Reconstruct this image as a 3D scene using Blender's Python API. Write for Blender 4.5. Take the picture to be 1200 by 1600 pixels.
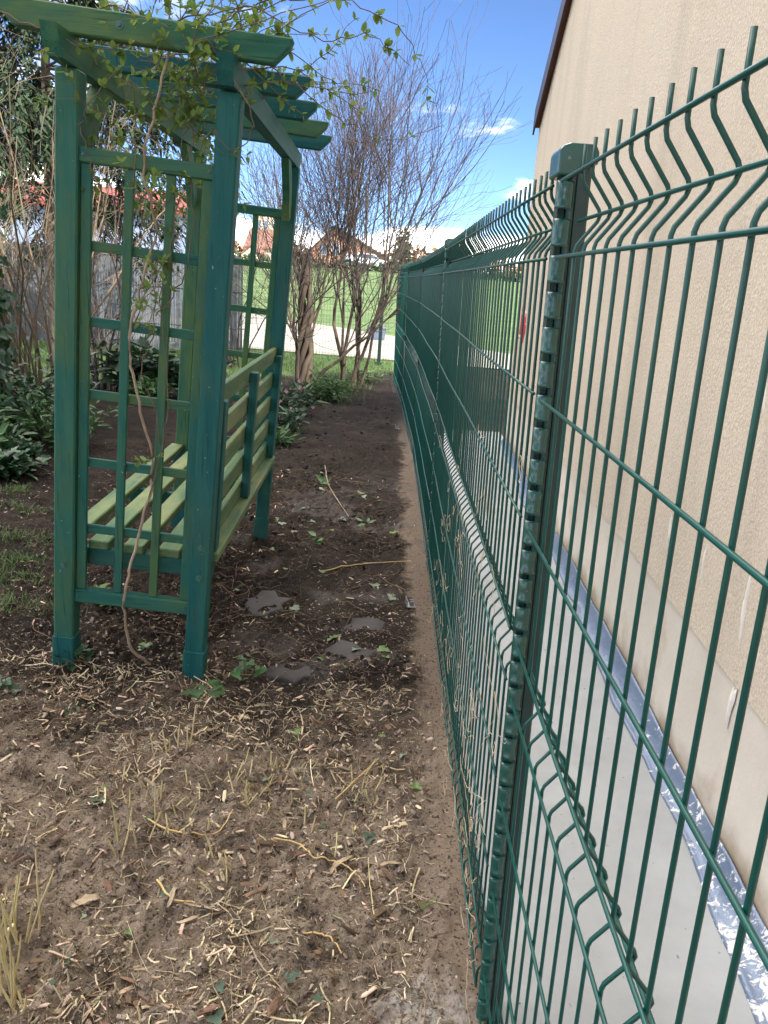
import bpy, math, random
import numpy as np
from mathutils import Matrix, Vector

for o_ in list(bpy.data.objects): bpy.data.objects.remove(o_)
SC = bpy.context.scene
COL = SC.collection
random.seed(7)
RNG = np.random.default_rng(11)
rad = math.radians

# ------------------------------------------------------------------ camera
cam_d = bpy.data.cameras.new('camera')
cam = bpy.data.objects.new('camera', cam_d); COL.objects.link(cam)
cam_d.sensor_fit = 'VERTICAL'; cam_d.sensor_height = 24.0; cam_d.sensor_width = 18.0
cam_d.lens = 1177.85 / 1600 * 24.0
cam_d.clip_start = 0.02; cam_d.clip_end = 6000
CF = Vector((0.010584, 0.955693, -0.294175)); CR = Vector((0.99767, 0.009736, 0.067525)); CU = Vector((-0.067398, 0.294204, 0.953363))
m = Matrix.Identity(4)
for i in range(3): m[i][0], m[i][1], m[i][2] = CR[i], CU[i], -CF[i]
m[0][3], m[1][3], m[2][3] = 0, 0, 1.41
cam.matrix_world = m
SC.camera = cam
SC.render.resolution_x, SC.render.resolution_y = 768, 1024

# ------------------------------------------------------------------ sky, sun, exposure
SUN_EL, SUN_AZ = rad(38), math.atan2(0.62, -0.785)      # azimuth measured from +Y towards +X
sun_to = Vector((math.sin(SUN_AZ) * math.cos(SUN_EL), math.cos(SUN_AZ) * math.cos(SUN_EL), math.sin(SUN_EL)))
W_ = bpy.data.worlds.new('World'); SC.world = W_; W_.use_nodes = True
nt = W_.node_tree; nt.nodes.clear()
wo = nt.nodes.new('ShaderNodeOutputWorld'); bg = nt.nodes.new('ShaderNodeBackground')
sky = nt.nodes.new('ShaderNodeTexSky'); sky.sky_type = 'NISHITA'; sky.sun_disc = False
sky.sun_elevation = SUN_EL; sky.sun_rotation = SUN_AZ; sky.altitude = 100; sky.air_density = 0.5; sky.dust_density = 0.0; sky.ozone_density = 5.5
bg.inputs['Strength'].default_value = 0.055
# one layer of broken fair-weather cloud over the whole sky, drawn on a plane overhead so that it crowds towards the horizon
def wmath(op_, a, b=None):
    q = nt.nodes.new('ShaderNodeMath'); q.operation = op_
    for i_, s_ in enumerate((a, b)):
        if s_ is None: continue
        if isinstance(s_, (int, float)): q.inputs[i_].default_value = s_
        else: nt.links.new(s_, q.inputs[i_])
    return q.outputs[0]
tc = nt.nodes.new('ShaderNodeTexCoord'); sx = nt.nodes.new('ShaderNodeSeparateXYZ'); nt.links.new(tc.outputs['Generated'], sx.inputs[0])
dz_ = wmath('ADD', wmath('MAXIMUM', sx.outputs['Z'], 0.0), 0.22)
cv = nt.nodes.new('ShaderNodeCombineXYZ'); nt.links.new(wmath('DIVIDE', sx.outputs['X'], dz_), cv.inputs[0]); nt.links.new(wmath('DIVIDE', sx.outputs['Y'], dz_), cv.inputs[1])
pm = nt.nodes.new('ShaderNodeMapping'); pm.inputs['Location'].default_value = (175.3, 192.5, 0); nt.links.new(cv.outputs[0], pm.inputs[0])
cn = nt.nodes.new('ShaderNodeTexNoise'); cn.inputs['Scale'].default_value = 0.75; cn.inputs['Detail'].default_value = 9; cn.inputs['Roughness'].default_value = 0.56
nt.links.new(pm.outputs[0], cn.inputs['Vector'])
th = nt.nodes.new('ShaderNodeMapRange'); th.inputs['From Min'].default_value = 0.485; th.inputs['From Max'].default_value = 0.585; th.interpolation_type = 'SMOOTHSTEP'
nt.links.new(cn.outputs['Fac'], th.inputs['Value'])
mx = nt.nodes.new('ShaderNodeMix'); mx.data_type = 'RGBA'; mx.inputs['B'].default_value = (23.5, 22.4, 21.2, 1)
nt.links.new(th.outputs[0], mx.inputs['Factor']); nt.links.new(sky.outputs[0], mx.inputs['A'])
nt.links.new(mx.outputs['Result'], bg.inputs['Color']); nt.links.new(bg.outputs[0], wo.inputs[0])

sd = bpy.data.lights.new('sun', 'SUN'); sd.energy = 2.0; sd.angle = rad(0.53); sd.color = (1.0, 0.94, 0.84)
so = bpy.data.objects.new('sun', sd); COL.objects.link(so)
so.rotation_euler = (-sun_to).to_track_quat('-Z', 'Y').to_euler(); so.location = (20, -25, 30)

SC.view_settings.view_transform = 'Standard'; SC.view_settings.look = 'None'
SC.view_settings.gamma = 1; SC.view_settings.use_curve_mapping = False
SC.view_settings.exposure = 2.35

# ------------------------------------------------------------------ materials
def mat(name, col, col2=None, scale=6.0, stretch=(1, 1, 1), rough=0.7, bump=0.0, bscale=60.0, bstretch=None, detail=6, lo=.35, hi=.65,
        col3=None, scale3=1.5, lo3=.5, hi3=.68, island=0.0, spec=0.3, metal=0.0, coat=0.0, trans=0.0, coord='Object', bdist=0.004, twoside=False, stretch3=None):
    M = bpy.data.materials.new(name); M.use_nodes = True
    n = M.node_tree.nodes; l = M.node_tree.links
    b = n['Principled BSDF']; out = n['Material Output']
    t = n.new('ShaderNodeTexCoord')
    geo = n.new('ShaderNodeNewGeometry')
    src = geo.outputs['Position'] if coord == 'World' else t.outputs[coord]
    def mapped(st):
        q = n.new('ShaderNodeMapping'); q.inputs['Scale'].default_value = st; l.new(src, q.inputs[0]); return q.outputs[0]
    cur = None
    rgb = n.new('ShaderNodeRGB'); rgb.outputs[0].default_value = (*col, 1); cur = rgb.outputs[0]
    def mixin(cur, c, sc_, st, lo_, hi_, det):
        no = n.new('ShaderNodeTexNoise'); no.inputs['Scale'].default_value = sc_; no.inputs['Detail'].default_value = det; no.inputs['Roughness'].default_value = .6
        l.new(mapped(st), no.inputs['Vector'])
        r = n.new('ShaderNodeMapRange'); r.inputs['From Min'].default_value = lo_; r.inputs['From Max'].default_value = hi_; l.new(no.outputs['Fac'], r.inputs['Value'])
        x = n.new('ShaderNodeMix'); x.data_type = 'RGBA'; x.inputs['B'].default_value = (*c, 1); l.new(r.outputs[0], x.inputs['Factor']); l.new(cur, x.inputs['A'])
        return x.outputs['Result']
    if col2: cur = mixin(cur, col2, scale, stretch, lo, hi, detail)
    if col3: cur = mixin(cur, col3, scale3, stretch3 or stretch, lo3, hi3, detail)
    if island:
        hs = n.new('ShaderNodeHueSaturation'); l.new(cur, hs.inputs['Color'])
        r = n.new('ShaderNodeMapRange'); r.inputs['To Min'].default_value = 1 - island; r.inputs['To Max'].default_value = 1 + island; l.new(geo.outputs['Random Per Island'], r.inputs['Value']); l.new(r.outputs[0], hs.inputs['Value'])
        mu = n.new('ShaderNodeMath'); mu.operation = 'MULTIPLY'; mu.inputs[1].default_value = 7.31; l.new(geo.outputs['Random Per Island'], mu.inputs[0])
        fr = n.new('ShaderNodeMath'); fr.operation = 'FRACT'; l.new(mu.outputs[0], fr.inputs[0])
        r2 = n.new('ShaderNodeMapRange'); r2.inputs['To Min'].default_value = .5 - .045 * island; r2.inputs['To Max'].default_value = .5 + .045 * island; l.new(fr.outputs[0], r2.inputs['Value']); l.new(r2.outputs[0], hs.inputs['Hue'])
        cur = hs.outputs[0]
    l.new(cur, b.inputs['Base Color'])
    b.inputs['Roughness'].default_value = rough; b.inputs['Metallic'].default_value = metal
    b.inputs['Specular IOR Level'].default_value = spec; b.inputs['Coat Weight'].default_value = coat; b.inputs['Coat Roughness'].default_value = .2
    if bump:
        no = n.new('ShaderNodeTexNoise'); no.inputs['Scale'].default_value = bscale; no.inputs['Detail'].default_value = 5; no.inputs['Roughness'].default_value = .65
        l.new(mapped(bstretch or stretch), no.inputs['Vector'])
        bp = n.new('ShaderNodeBump'); bp.inputs['Strength'].default_value = bump; bp.inputs['Distance'].default_value = bdist
        l.new(no.outputs['Fac'], bp.inputs['Height']); l.new(bp.outputs[0], b.inputs['Normal'])
    if trans:
        tr = n.new('ShaderNodeBsdfTranslucent'); l.new(cur, tr.inputs['Color'])
        ms = n.new('ShaderNodeMixShader'); ms.inputs[0].default_value = trans
        l.new(b.outputs[0], ms.inputs[1]); l.new(tr.outputs[0], ms.inputs[2]); l.new(ms.outputs[0], out.inputs['Surface'])
    return M

def N(M, kind): return M.node_tree.nodes.new(kind)

# ------------------------------------------------------------------ mesh helpers
class MB:
    def __init__(s): s.v = []; s.f = []; s.n = 0
    def add(s, V, F):
        s.v.append(np.asarray(V, float).reshape(-1, 3)); k = s.n
        s.f.extend([tuple(i + k for i in f) for f in F]); s.n += len(s.v[-1]); return s
    def box(s, x0, x1, y0, y1, z0, z1, c=0.0):
        if c <= 0:
            V = [(x, y, z) for z in (z0, z1) for y in (y0, y1) for x in (x0, x1)]
            return s.add(V, [(0, 2, 3, 1), (4, 5, 7, 6), (0, 1, 5, 4), (2, 6, 7, 3), (0, 4, 6, 2), (1, 3, 7, 5)])
        # chamfered box: 24 vertices
        V = []; idx = {}
        X, Y, Z = (x0, x1), (y0, y1), (z0, z1)
        for i in (0, 1):
            for j in (0, 1):
                for k in (0, 1):
                    sx_, sy_, sz_ = (1, -1)[i] * c, (1, -1)[j] * c, (1, -1)[k] * c
                    idx[i, j, k, 0] = len(V); V.append((X[i], Y[j] + sy_, Z[k] + sz_))
                    idx[i, j, k, 1] = len(V); V.append((X[i] + sx_, Y[j], Z[k] + sz_))
                    idx[i, j, k, 2] = len(V); V.append((X[i] + sx_, Y[j] + sy_, Z[k]))
        F = []
        for i in (0, 1):
            F.append([idx[i, 0, 0, 0], idx[i, 1, 0, 0], idx[i, 1, 1, 0], idx[i, 0, 1, 0]])
            F.append([idx[0, i, 0, 1], idx[1, i, 0, 1], idx[1, i, 1, 1], idx[0, i, 1, 1]])
            F.append([idx[0, 0, i, 2], idx[1, 0, i, 2], idx[1, 1, i, 2], idx[0, 1, i, 2]])
            for j in (0, 1):
                F.append([idx[i, j, 0, 0], idx[i, j, 1, 0], idx[i, j, 1, 1], idx[i, j, 0, 1]])
                F.append([idx[i, 0, j, 0], idx[i, 1, j, 0], idx[i, 1, j, 2], idx[i, 0, j, 2]])
                F.append([idx[0, i, j, 1], idx[1, i, j, 1], idx[1, i, j, 2], idx[0, i, j, 2]])
                for k in (0, 1): F.append([idx[i, j, k, 0], idx[i, j, k, 1], idx[i, j, k, 2]])
        cen = np.array([(x0 + x1) / 2, (y0 + y1) / 2, (z0 + z1) / 2]); VV = np.array(V)
        G = []
        for f in F:
            a, b, d = VV[f[0]], VV[f[1]], VV[f[2]]
            if np.dot(np.cross(b - a, d - a), VV[f].mean(0) - cen) < 0: f = f[::-1]
            G.append(tuple(f))
        return s.add(V, G)
    def prism(s, poly, axis, a, b):
        """polygon in the two other axes, extruded from a to b along axis (0,1,2)"""
        o = [i for i in range(3) if i != axis]; V = []
        for t in (a, b):
            for p in poly:
                q = [0, 0, 0]; q[axis] = t; q[o[0]] = p[0]; q[o[1]] = p[1]; V.append(q)
        k = len(poly)
        return s.add(V, [tuple(range(k))[::-1], tuple(range(k, 2 * k))] + [(i, (i + 1) % k, (i + 1) % k + k, i + k) for i in range(k)])
    def tube(s, pts, r, sides=6, caps=True):
        P = np.asarray(pts, float); n = len(P)
        r = np.full(n, r) if np.isscalar(r) else np.asarray(r, float)
        T = np.empty_like(P); T[1:-1] = P[2:] - P[:-2]; T[0] = P[1] - P[0]; T[-1] = P[-1] - P[-2]
        T /= np.linalg.norm(T, axis=1)[:, None] + 1e-12
        ref = np.array([0, 0, 1.0]) if abs(T[0][2]) < .85 else np.array([1.0, 0, 0])
        A = ref - T * (T @ ref)[:, None]; A /= np.linalg.norm(A, axis=1)[:, None] + 1e-9
        B = np.cross(T, A)
        an = np.arange(sides) * 2 * math.pi / sides
        V = (P[:, None] + r[:, None, None] * (np.cos(an)[None, :, None] * A[:, None] + np.sin(an)[None, :, None] * B[:, None])).reshape(-1, 3)
        F = [(i * sides + j, i * sides + (j + 1) % sides, (i + 1) * sides + (j + 1) % sides, (i + 1) * sides + j) for i in range(n - 1) for j in range(sides)]
        if caps: F += [tuple(range(sides))[::-1], tuple(range((n - 1) * sides, n * sides))]
        return s.add(V, F)
    def stamp(s, TV, TF, pos, X, Y, Z):
        """copies of template verts TV at pos with axes X,Y,Z (arrays Nx3, already scaled)"""
        TV = np.asarray(TV, float); pos = np.asarray(pos)
        V = pos[:, None] + TV[None, :, 0:1] * X[:, None] + TV[None, :, 1:2] * Y[:, None] + TV[None, :, 2:3] * Z[:, None]
        k = len(TV); n0 = s.n
        s.v.append(V.reshape(-1, 3)); s.n += len(pos) * k
        for f in TF:
            a = np.asarray(f)[None] + n0 + np.arange(len(pos))[:, None] * k
            s.f.extend(map(tuple, a.tolist()))
        return s
    def mesh(s, name, smooth=False):
        me = bpy.data.meshes.new(name)
        V = np.concatenate(s.v) if s.v else np.zeros((0, 3))
        me.from_pydata(V.tolist(), [], s.f); me.update()
        if smooth: me.shade_smooth()
        return me
    def build(s, name, M, parent=None, smooth=False):
        return link(name, s.mesh(name, smooth), M, parent)

def link(name, me, M, parent=None):
    if M is not None and len(me.materials) == 0: me.materials.append(M)
    o = bpy.data.objects.new(name, me); COL.objects.link(o)
    if parent is not None: o.parent = parent
    return o
def empty(name, loc=(0, 0, 0), rz=0.0):
    o = bpy.data.objects.new(name, None); COL.objects.link(o); o.location = loc; o.rotation_euler = (0, 0, rz); o.empty_display_size = .1
    return o
def tag(o, label=None, cat=None, group=None, kind=None):
    if label: o['label'] = label
    if cat: o['category'] = cat
    if group: o['group'] = group
    if kind: o['kind'] = kind
    return o

# value noise in numpy
def vnoise(x, y, seed=0):
    x = np.asarray(x, float); y = np.asarray(y, float)
    xi = np.floor(x).astype(np.int64); yi = np.floor(y).astype(np.int64); fx = x - xi; fy = y - yi
    fx = fx * fx * (3 - 2 * fx); fy = fy * fy * (3 - 2 * fy)
    def h(a, b):
        n_ = (a * 374761393 + b * 668265263 + seed * 974634777) & 0xffffffff
        n_ = ((n_ ^ (n_ >> 13)) * 1274126177) & 0xffffffff
        return ((n_ ^ (n_ >> 16)) & 0xffff) / 65535.0
    return (h(xi, yi) * (1 - fx) + h(xi + 1, yi) * fx) * (1 - fy) + (h(xi, yi + 1) * (1 - fx) + h(xi + 1, yi + 1) * fx) * fy
def fbm(x, y, s, octs=4, seed=0):
    t = 0; a = 1; n_ = 0
    for k in range(octs): t = t + a * (vnoise(x * s, y * s, seed + k) - .5); n_ += a; a *= .5; s *= 2.1
    return t / n_
def smooth(a, b, x): t = np.clip((x - a) / (b - a), 0, 1); return t * t * (3 - 2 * t)

def terrain(x, y):
    x = np.asarray(x, float); y = np.asarray(y, float)
    z = -0.012 - 0.066 * (np.clip(x, -2.6, -0.35) + 0.5)
    z = z - 0.002 * np.clip(y - 2.4, 0, 3)
    far = smooth(6, 12, y); z = z * (1 - far)
    z = z * (1 - smooth(0.0, 0.2, x)) - .012 * smooth(0.0, .2, x)
    z = z + 2.35 * smooth(24, 84, y) + 0.0 * x
    return z
def ground_z(x, y):
    x = np.asarray(x, float); y = np.asarray(y, float)
    near = (1 - smooth(9, 16, y)) * (1 - smooth(.2, .3, x)) * smooth(-9, -4, x)
    z = terrain(x, y)
    z = z + near * (0.045 * fbm(x, y, 1.7, 3, 5) + 0.062 * fbm(x, y, 7, 3, 9) * (0.6 + .4 * smooth(-.6, .0, x)) * (1 - .75 * smooth(.06, .16, x)))
    for fx_, fy_ in ((-1.06, 2.395), (-.61, 2.40), (-1.08, 3.95), (-.63, 3.96)): z = z + .014 * np.exp(-((x - fx_) ** 2 + (y - fy_) ** 2) / .0075)
    return z - .05 * smooth(.29, .34, x) * (1 - smooth(7, 8, y))
def ground_fine(x, y):
    near = (1 - smooth(5, 8, y)) * (1 - smooth(.22, .3, x)) * smooth(-4, -2.4, x)
    c = np.abs(fbm(x, y, 26, 3, 21)); d = fbm(x, y, 60, 2, 31)
    wear = smooth(-.05, .12, fbm(x, y, 1.3, 2, 77)) * (1 - smooth(-.0, .3, -x - .25)) * smooth(2.0, 2.7, y)      # trodden smooth patches
    return ground_z(x, y) + near * (1 - .7 * wear) * (1 - .35 * smooth(.10, .20, x)) * (0.080 * c + 0.022 * d)

# ------------------------------------------------------------------ ground
def lines(*seg):
    out = []
    for a, b, st0, st1 in seg:
        n_ = max(2, int(2 * abs(b - a) / (st0 + st1))); t = np.linspace(0, 1, n_, endpoint=False)
        q = st0 * t + (st1 - st0) * t * t / 2; q = q / (st0 + (st1 - st0) / 2); out.append(a + (b - a) * q)
    return np.concatenate(out)
xs = np.concatenate([[-1500, -700, -300, -140, -70], lines((-40, -12, 4, 1), (-12, -2.6, .4, .05), (-2.6, -1.6, .045, .012), (-1.6, .34, .0095, .0095), (.34, 1.4, .05, .1), (1.4, 12, .5, 2), (12, 40, 3, 6)), [40, 70, 140, 300, 700, 1500]])
ys = np.concatenate([[-60, -25, -10, -4, -1.5], lines((-.6, .9, .2, .04), (.9, 3.2, .0085, .0105), (3.2, 6.5, .0115, .028), (6.5, 14, .04, .12), (14, 30, .4, 1), (30, 100, 3, 6)), [105, 130, 180, 300, 600, 1200, 2500]])
GX, GY = np.meshgrid(xs, ys); GZ = ground_fine(GX, GY)
nx, ny = len(xs), len(ys)
me = bpy.data.meshes.new('ground')
ii = (np.arange(ny - 1)[:, None] * nx + np.arange(nx - 1)[None]).ravel()
Fq = np.stack([ii, ii + 1, ii + nx + 1, ii + nx], 1)
me.vertices.add(nx * ny); me.vertices.foreach_set('co', np.stack([GX, GY, GZ], -1).ravel())
me.loops.add(Fq.size); me.polygons.add(len(Fq)); me.loops.foreach_set('vertex_index', Fq.ravel())
me.polygons.foreach_set('loop_start', np.arange(0, Fq.size, 4)); me.polygons.foreach_set('loop_total', np.full(len(Fq), 4)); me.update(); me.validate(); me.shade_smooth()

def ground_material():
    M = mat('soil', (.019, .0145, .0118), (.036, .0275, .0215), scale=2.2, lo=.40, hi=.62, rough=.93, spec=.12, bump=1.0, bscale=110, bdist=.012, coord='World', col3=(.019, .0145, .012), scale3=5.5, lo3=.50, hi3=.66)
    n = M.node_tree.nodes; l = M.node_tree.links; b = n['Principled BSDF']
    cur = b.inputs['Base Color'].links[0].from_socket
    geo = n.new('ShaderNodeNewGeometry'); sp = n.new('ShaderNodeSeparateXYZ'); l.new(geo.outputs['Position'], sp.inputs[0])
    def noise(sc_, det=4):
        q = n.new('ShaderNodeTexNoise'); q.inputs['Scale'].default_value = sc_; q.inputs['Detail'].default_value = det; l.new(geo.outputs['Position'], q.inputs['Vector']); return q.outputs['Fac']
    def rng(sock, a, b_, t0=0., t1=1.):
        q = n.new('ShaderNodeMapRange'); q.interpolation_type = 'SMOOTHSTEP'; q.inputs['From Min'].default_value = a; q.inputs['From Max'].default_value = b_; q.inputs['To Min'].default_value = t0; q.inputs['To Max'].default_value = t1
        l.new(sock, q.inputs['Value']); return q.outputs[0]
    def op(o, a, b_):
        q = n.new('ShaderNodeMath'); q.operation = o
        for i, s_ in enumerate((a, b_)):
            if isinstance(s_, (int, float)): q.inputs[i].default_value = s_
            else: l.new(s_, q.inputs[i])
        return q.outputs[0]
    def mix(cur, c, f):
        q = n.new('ShaderNodeMix'); q.data_type = 'RGBA'; q.inputs['B'].default_value = (*c, 1); l.new(cur, q.inputs['A']); l.new(f, q.inputs['Factor']); return q.outputs['Result']
    x, y = sp.outputs['X'], sp.outputs['Y']
    wob = op('MULTIPLY', op('SUBTRACT', noise(1.8), .5), 1.3)
    yy = op('ADD', y, wob); xx = op('ADD', op('ADD', x, op('MULTIPLY', wob, .22)), op('MULTIPLY', op('SUBTRACT', noise(17), .5), .16))
    # dry stony earth in front, damp dark earth further on
    dry = rng(yy, 2.45, 1.85); cur = mix(cur, (.275, .216, .160), op('MULTIPLY', dry, rng(noise(9), .34, .60, .35, .95)))
    # sandy strip along the fence foot
    sand = rng(xx, .15, .22); cur = mix(cur, (.24, .185, .140), op('MULTIPLY', sand, op('MULTIPLY', .7, rng(y, 8.5, 6.0))))
    # grey clay trodden smooth
    clay = op('MULTIPLY', rng(noise(1.45, 3), .53, .60), op('MULTIPLY', rng(y, 2.1, 2.6), rng(y, 6, 4.2))); clay = op('MULTIPLY', clay, rng(x, -.95, -.6))
    cur = mix(cur, (.085, .072, .065), op('MULTIPLY', clay, .7))
    l.new(op('SUBTRACT', .93, op('MULTIPLY', clay, .30)), b.inputs['Roughness']); b.inputs['Specular IOR Level'].default_value = .12
    near_ = rng(y, 7.5, 5.0)
    cur = mix(cur, (.30, .235, .165), op('MULTIPLY', op('MULTIPLY', rng(noise(190, 2), .60, .68), rng(yy, 2.6, 1.9, .22, .6)), near_))
    cur = mix(cur, (.016, .011, .008), op('MULTIPLY', op('MULTIPLY', rng(noise(120, 3), .44, .34), .8), near_))
    # spilled plaster dust at the fence foot
    dx = op('SUBTRACT', x, .17); dy = op('SUBTRACT', y, 1.10)
    r2 = op('ADD', op('MULTIPLY', op('MULTIPLY', dx, dx), 60), op('MULTIPLY', op('MULTIPLY', dy, dy), 30))
    spill = op('MULTIPLY', rng(op('ADD', r2, op('MULTIPLY', op('SUBTRACT', noise(22), .5), 1.6)), 1.0, .1), rng(noise(60), .35, .6, .3, .9))
    cur = mix(cur, (.58, .55, .51), op('MULTIPLY', spill, .6))
    # lawn and meadow
    grassy = op('MAXIMUM', rng(op('ADD', yy, op('MULTIPLY', xx, -1.0)), 12.0, 12.7), 0)
    lush = rng(noise(.9, 8), .35, .65)
    gmix = n.new('ShaderNodeMix'); gmix.data_type = 'RGBA'; gmix.inputs['A'].default_value = (.075, .125, .045, 1); gmix.inputs['B'].default_value = (.115, .165, .068, 1); l.new(lush, gmix.inputs['Factor'])
    q = n.new('ShaderNodeMix'); q.data_type = 'RGBA'; l.new(cur, q.inputs['A']); l.new(gmix.outputs['Result'], q.inputs['B']); l.new(grassy, q.inputs['Factor'])
    l.new(q.outputs['Result'], b.inputs['Base Color'])
    return M
tag(link('ground', me, ground_material()), kind='structure')

# pale track beyond the garden
mb = MB(); n_ = 40
px_ = np.linspace(-45, 14, n_)
near_y = 14.0 - .10 * px_; far_y = 20.4 - 1.15 * px_
V = []; F = []
for i in range(n_):
    for t in np.linspace(0, 1, 9):
        y_ = near_y[i] + t * (far_y[i] - near_y[i]); V.append((px_[i], y_, float(ground_z(px_[i], y_)) + .022))
for i in range(n_ - 1):
    for j in range(8): a = i * 9 + j; F.append((a, a + 9, a + 10, a + 1))
tag(mb.add(V, F).build('path', mat('pale_track', (.30, .28, .25), (.25, .23, .20), scale=.9, rough=.9, bump=.4, bscale=40, coord='World')), kind='structure')

# concrete slab between the fence and the house
def wall_x(y): return .955 + .0387 * (y - 1.44)
mb = MB(); ysl = np.concatenate([np.linspace(-4, 7.6, 24)])
V = []
for y_ in ysl:
    V += [(.325, y_, -.06), (.325, y_, .0), (wall_x(y_) + .02, y_, .004), (wall_x(y_) + .02, y_, -.06)]
F = [(0, 1, 2, 3), tuple(4 * (len(ysl) - 1) + k for k in (3, 2, 1, 0))]
for i in range(len(ysl) - 1):
    for k in range(3): F.append((4 * i + k, 4 * i + 4 + k, 4 * i + 5 + k, 4 * i + 1 + k))
M_slab = mat('concrete', (.345, .358, .360), (.275, .285, .284), scale=2.6, rough=.72, spec=.35, bump=.22, bscale=45, coord='World', col3=(.15, .145, .135), scale3=42, lo3=.68, hi3=.73)
tag(mb.add(V, F).build('concrete_slab', M_slab), kind='structure')

# ------------------------------------------------------------------ rendered house on the right
house = tag(empty('rendered_house', (1.1, 3, 0)), 'beige roughcast gable wall of the house rising right behind the green fence', 'house')
Minv = Matrix.Translation((-1.1, -3, 0))
def hpart(mbx, name, M, smooth=False):
    o = mbx.build(name, M, house, smooth); o.matrix_parent_inverse = Minv; return o
YF, YA, YN = 7.16, 1.45, -4.26
ZE, ZA = 2.74, 2.74 + .635 * (7.16 - 1.45)
poly = [(YN, .46), (YF, .46), (YF, ZE), (YA, ZA), (YN, ZE)]
mb = MB(); V = []
for dx in (0, 9.0):
    for (a, z_) in poly: V.append((wall_x(a) + dx, a, z_))
F = [(0, 1, 2, 3, 4)[::-1], (5, 6, 7, 8, 9)] + [(i, (i + 1) % 5, (i + 1) % 5 + 5, i + 5) for i in range(5)]
def render_material():
    M = mat('roughcast', (.640, .545, .435), (.580, .490, .385), scale=1.0, stretch=(1, 1, .35), rough=.92, spec=.1, bump=.75, bscale=85, bstretch=(1, 1, 1), bdist=.006, coord='World', col3=(.50, .42, .335), scale3=3.2, lo3=.52, hi3=.78, stretch3=(1, 1.3, .12))
    n = M.node_tree.nodes; l = M.node_tree.links; b = n['Principled BSDF']
    cur = b.inputs['Base Color'].links[0].from_socket
    geo = n.new('ShaderNodeNewGeometry')
    vo = n.new('ShaderNodeTexNoise'); vo.inputs['Scale'].default_value = 130; vo.inputs['Detail'].default_value = 3; l.new(geo.outputs['Position'], vo.inputs['Vector'])
    r = n.new('ShaderNodeMapRange'); r.inputs['From Min'].default_value = .3; r.inputs['From Max'].default_value = .7; r.inputs['To Min'].default_value = .80; r.inputs['To Max'].default_value = 1.08; l.new(vo.outputs['Fac'], r.inputs['Value'])
    hs = n.new('ShaderNodeHueSaturation'); l.new(cur, hs.inputs['Color']); l.new(r.outputs[0], hs.inputs['Value']); l.new(hs.outputs[0], b.inputs['Base Color'])
    return M
M_rend = render_material()
hpart(mb.add(V, F), 'wall', M_rend)
# smoother plinth, 3 mm behind the roughcast, dirty at the foot
def plinth_material():
    M = mat('plinth_render', (.62, .56, .480), (.54, .485, .41), scale=2.5, rough=.85, spec=.15, bump=.35, bscale=60, coord='World', col3=(.45, .37, .275), scale3=4, lo3=.56, hi3=.75)
    n = M.node_tree.nodes; l = M.node_tree.links; b = n['Principled BSDF']; cur = b.inputs['Base Color'].links[0].from_socket
    geo = n.new('ShaderNodeNewGeometry'); sp = n.new('ShaderNodeSeparateXYZ'); l.new(geo.outputs['Position'], sp.inputs[0])
    no = n.new('ShaderNodeTexNoise'); no.inputs['Scale'].default_value = 7; no.inputs['Detail'].default_value = 5; l.new(geo.outputs['Position'], no.inputs['Vector'])
    ma = n.new('ShaderNodeMath'); ma.operation = 'MULTIPLY_ADD'; ma.inputs[1].default_value = .22; l.new(no.outputs['Fac'], ma.inputs[0]); l.new(sp.outputs['Z'], ma.inputs[2])
    r = n.new('ShaderNodeMapRange'); r.interpolation_type = 'SMOOTHSTEP'; r.inputs['From Min'].default_value = .26; r.inputs['From Max'].default_value = .14; l.new(ma.outputs[0], r.inputs['Value'])
    x = n.new('ShaderNodeMix'); x.data_type = 'RGBA'; x.inputs['B'].default_value = (.30, .235, .165, 1); l.new(r.outputs[0], x.inputs['Factor']); l.new(cur, x.inputs['A']); l.new(x.outputs['Result'], b.inputs['Base Color'])
    return M
mb = MB(); V = []
for dx in (.006, .4):
    for (a, z_) in ((YN + .01, -.05), (YF - .01, -.05), (YF - .01, .459), (YN + .01, .459)): V.append((wall_x(a) + dx, a, z_))
hpart(mb.add(V, [(3, 2, 1, 0), (4, 5, 6, 7)] + [(i, (i + 1) % 4, (i + 1) % 4 + 4, i + 4) for i in range(4)]), 'plinth', plinth_material())
# roof slabs with an overhanging dark verge
M_verge = mat('verge_metal', (.045, .035, .045), rough=.45, spec=.4)
M_tile = mat('roof_tile', (.20, .085, .05), (.14, .06, .04), scale=5, rough=.85)
for sgn, y0_, z0_ in ((1, YF + .03, ZE - .019), (-1, YN - .03, ZE - .019)):
    V = []
    for dx in (-.035, 9.2):
        for a, z_, h in ((y0_, z0_ + .02, 0), (YA, ZA + .02, 0), (YA, ZA + .14, 0), (y0_, z0_ + .14, 0)): V.append((wall_x(a) + dx, a, z_))
    hpart(MB().add(V, [(0, 1, 2, 3), (7, 6, 5, 4)] + [(i, i + 4, (i + 1) % 4 + 4, (i + 1) % 4) for i in range(4)]), 'roof', M_tile)
    V = []
    for dx in (-.05, -.037):
        for a, z_ in ((y0_ + sgn * .01, z0_ - .035), (YA, ZA - .035), (YA, ZA + .16), (y0_ + sgn * .01, z0_ + .16)): V.append((wall_x(a) + dx, a, z_))
    hpart(MB().add(V, [(3, 2, 1, 0), (4, 5, 6, 7)] + [(i, (i + 1) % 4, (i + 1) % 4 + 4, i + 4) for i in range(4)]), 'verge_trim', M_verge)
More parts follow.
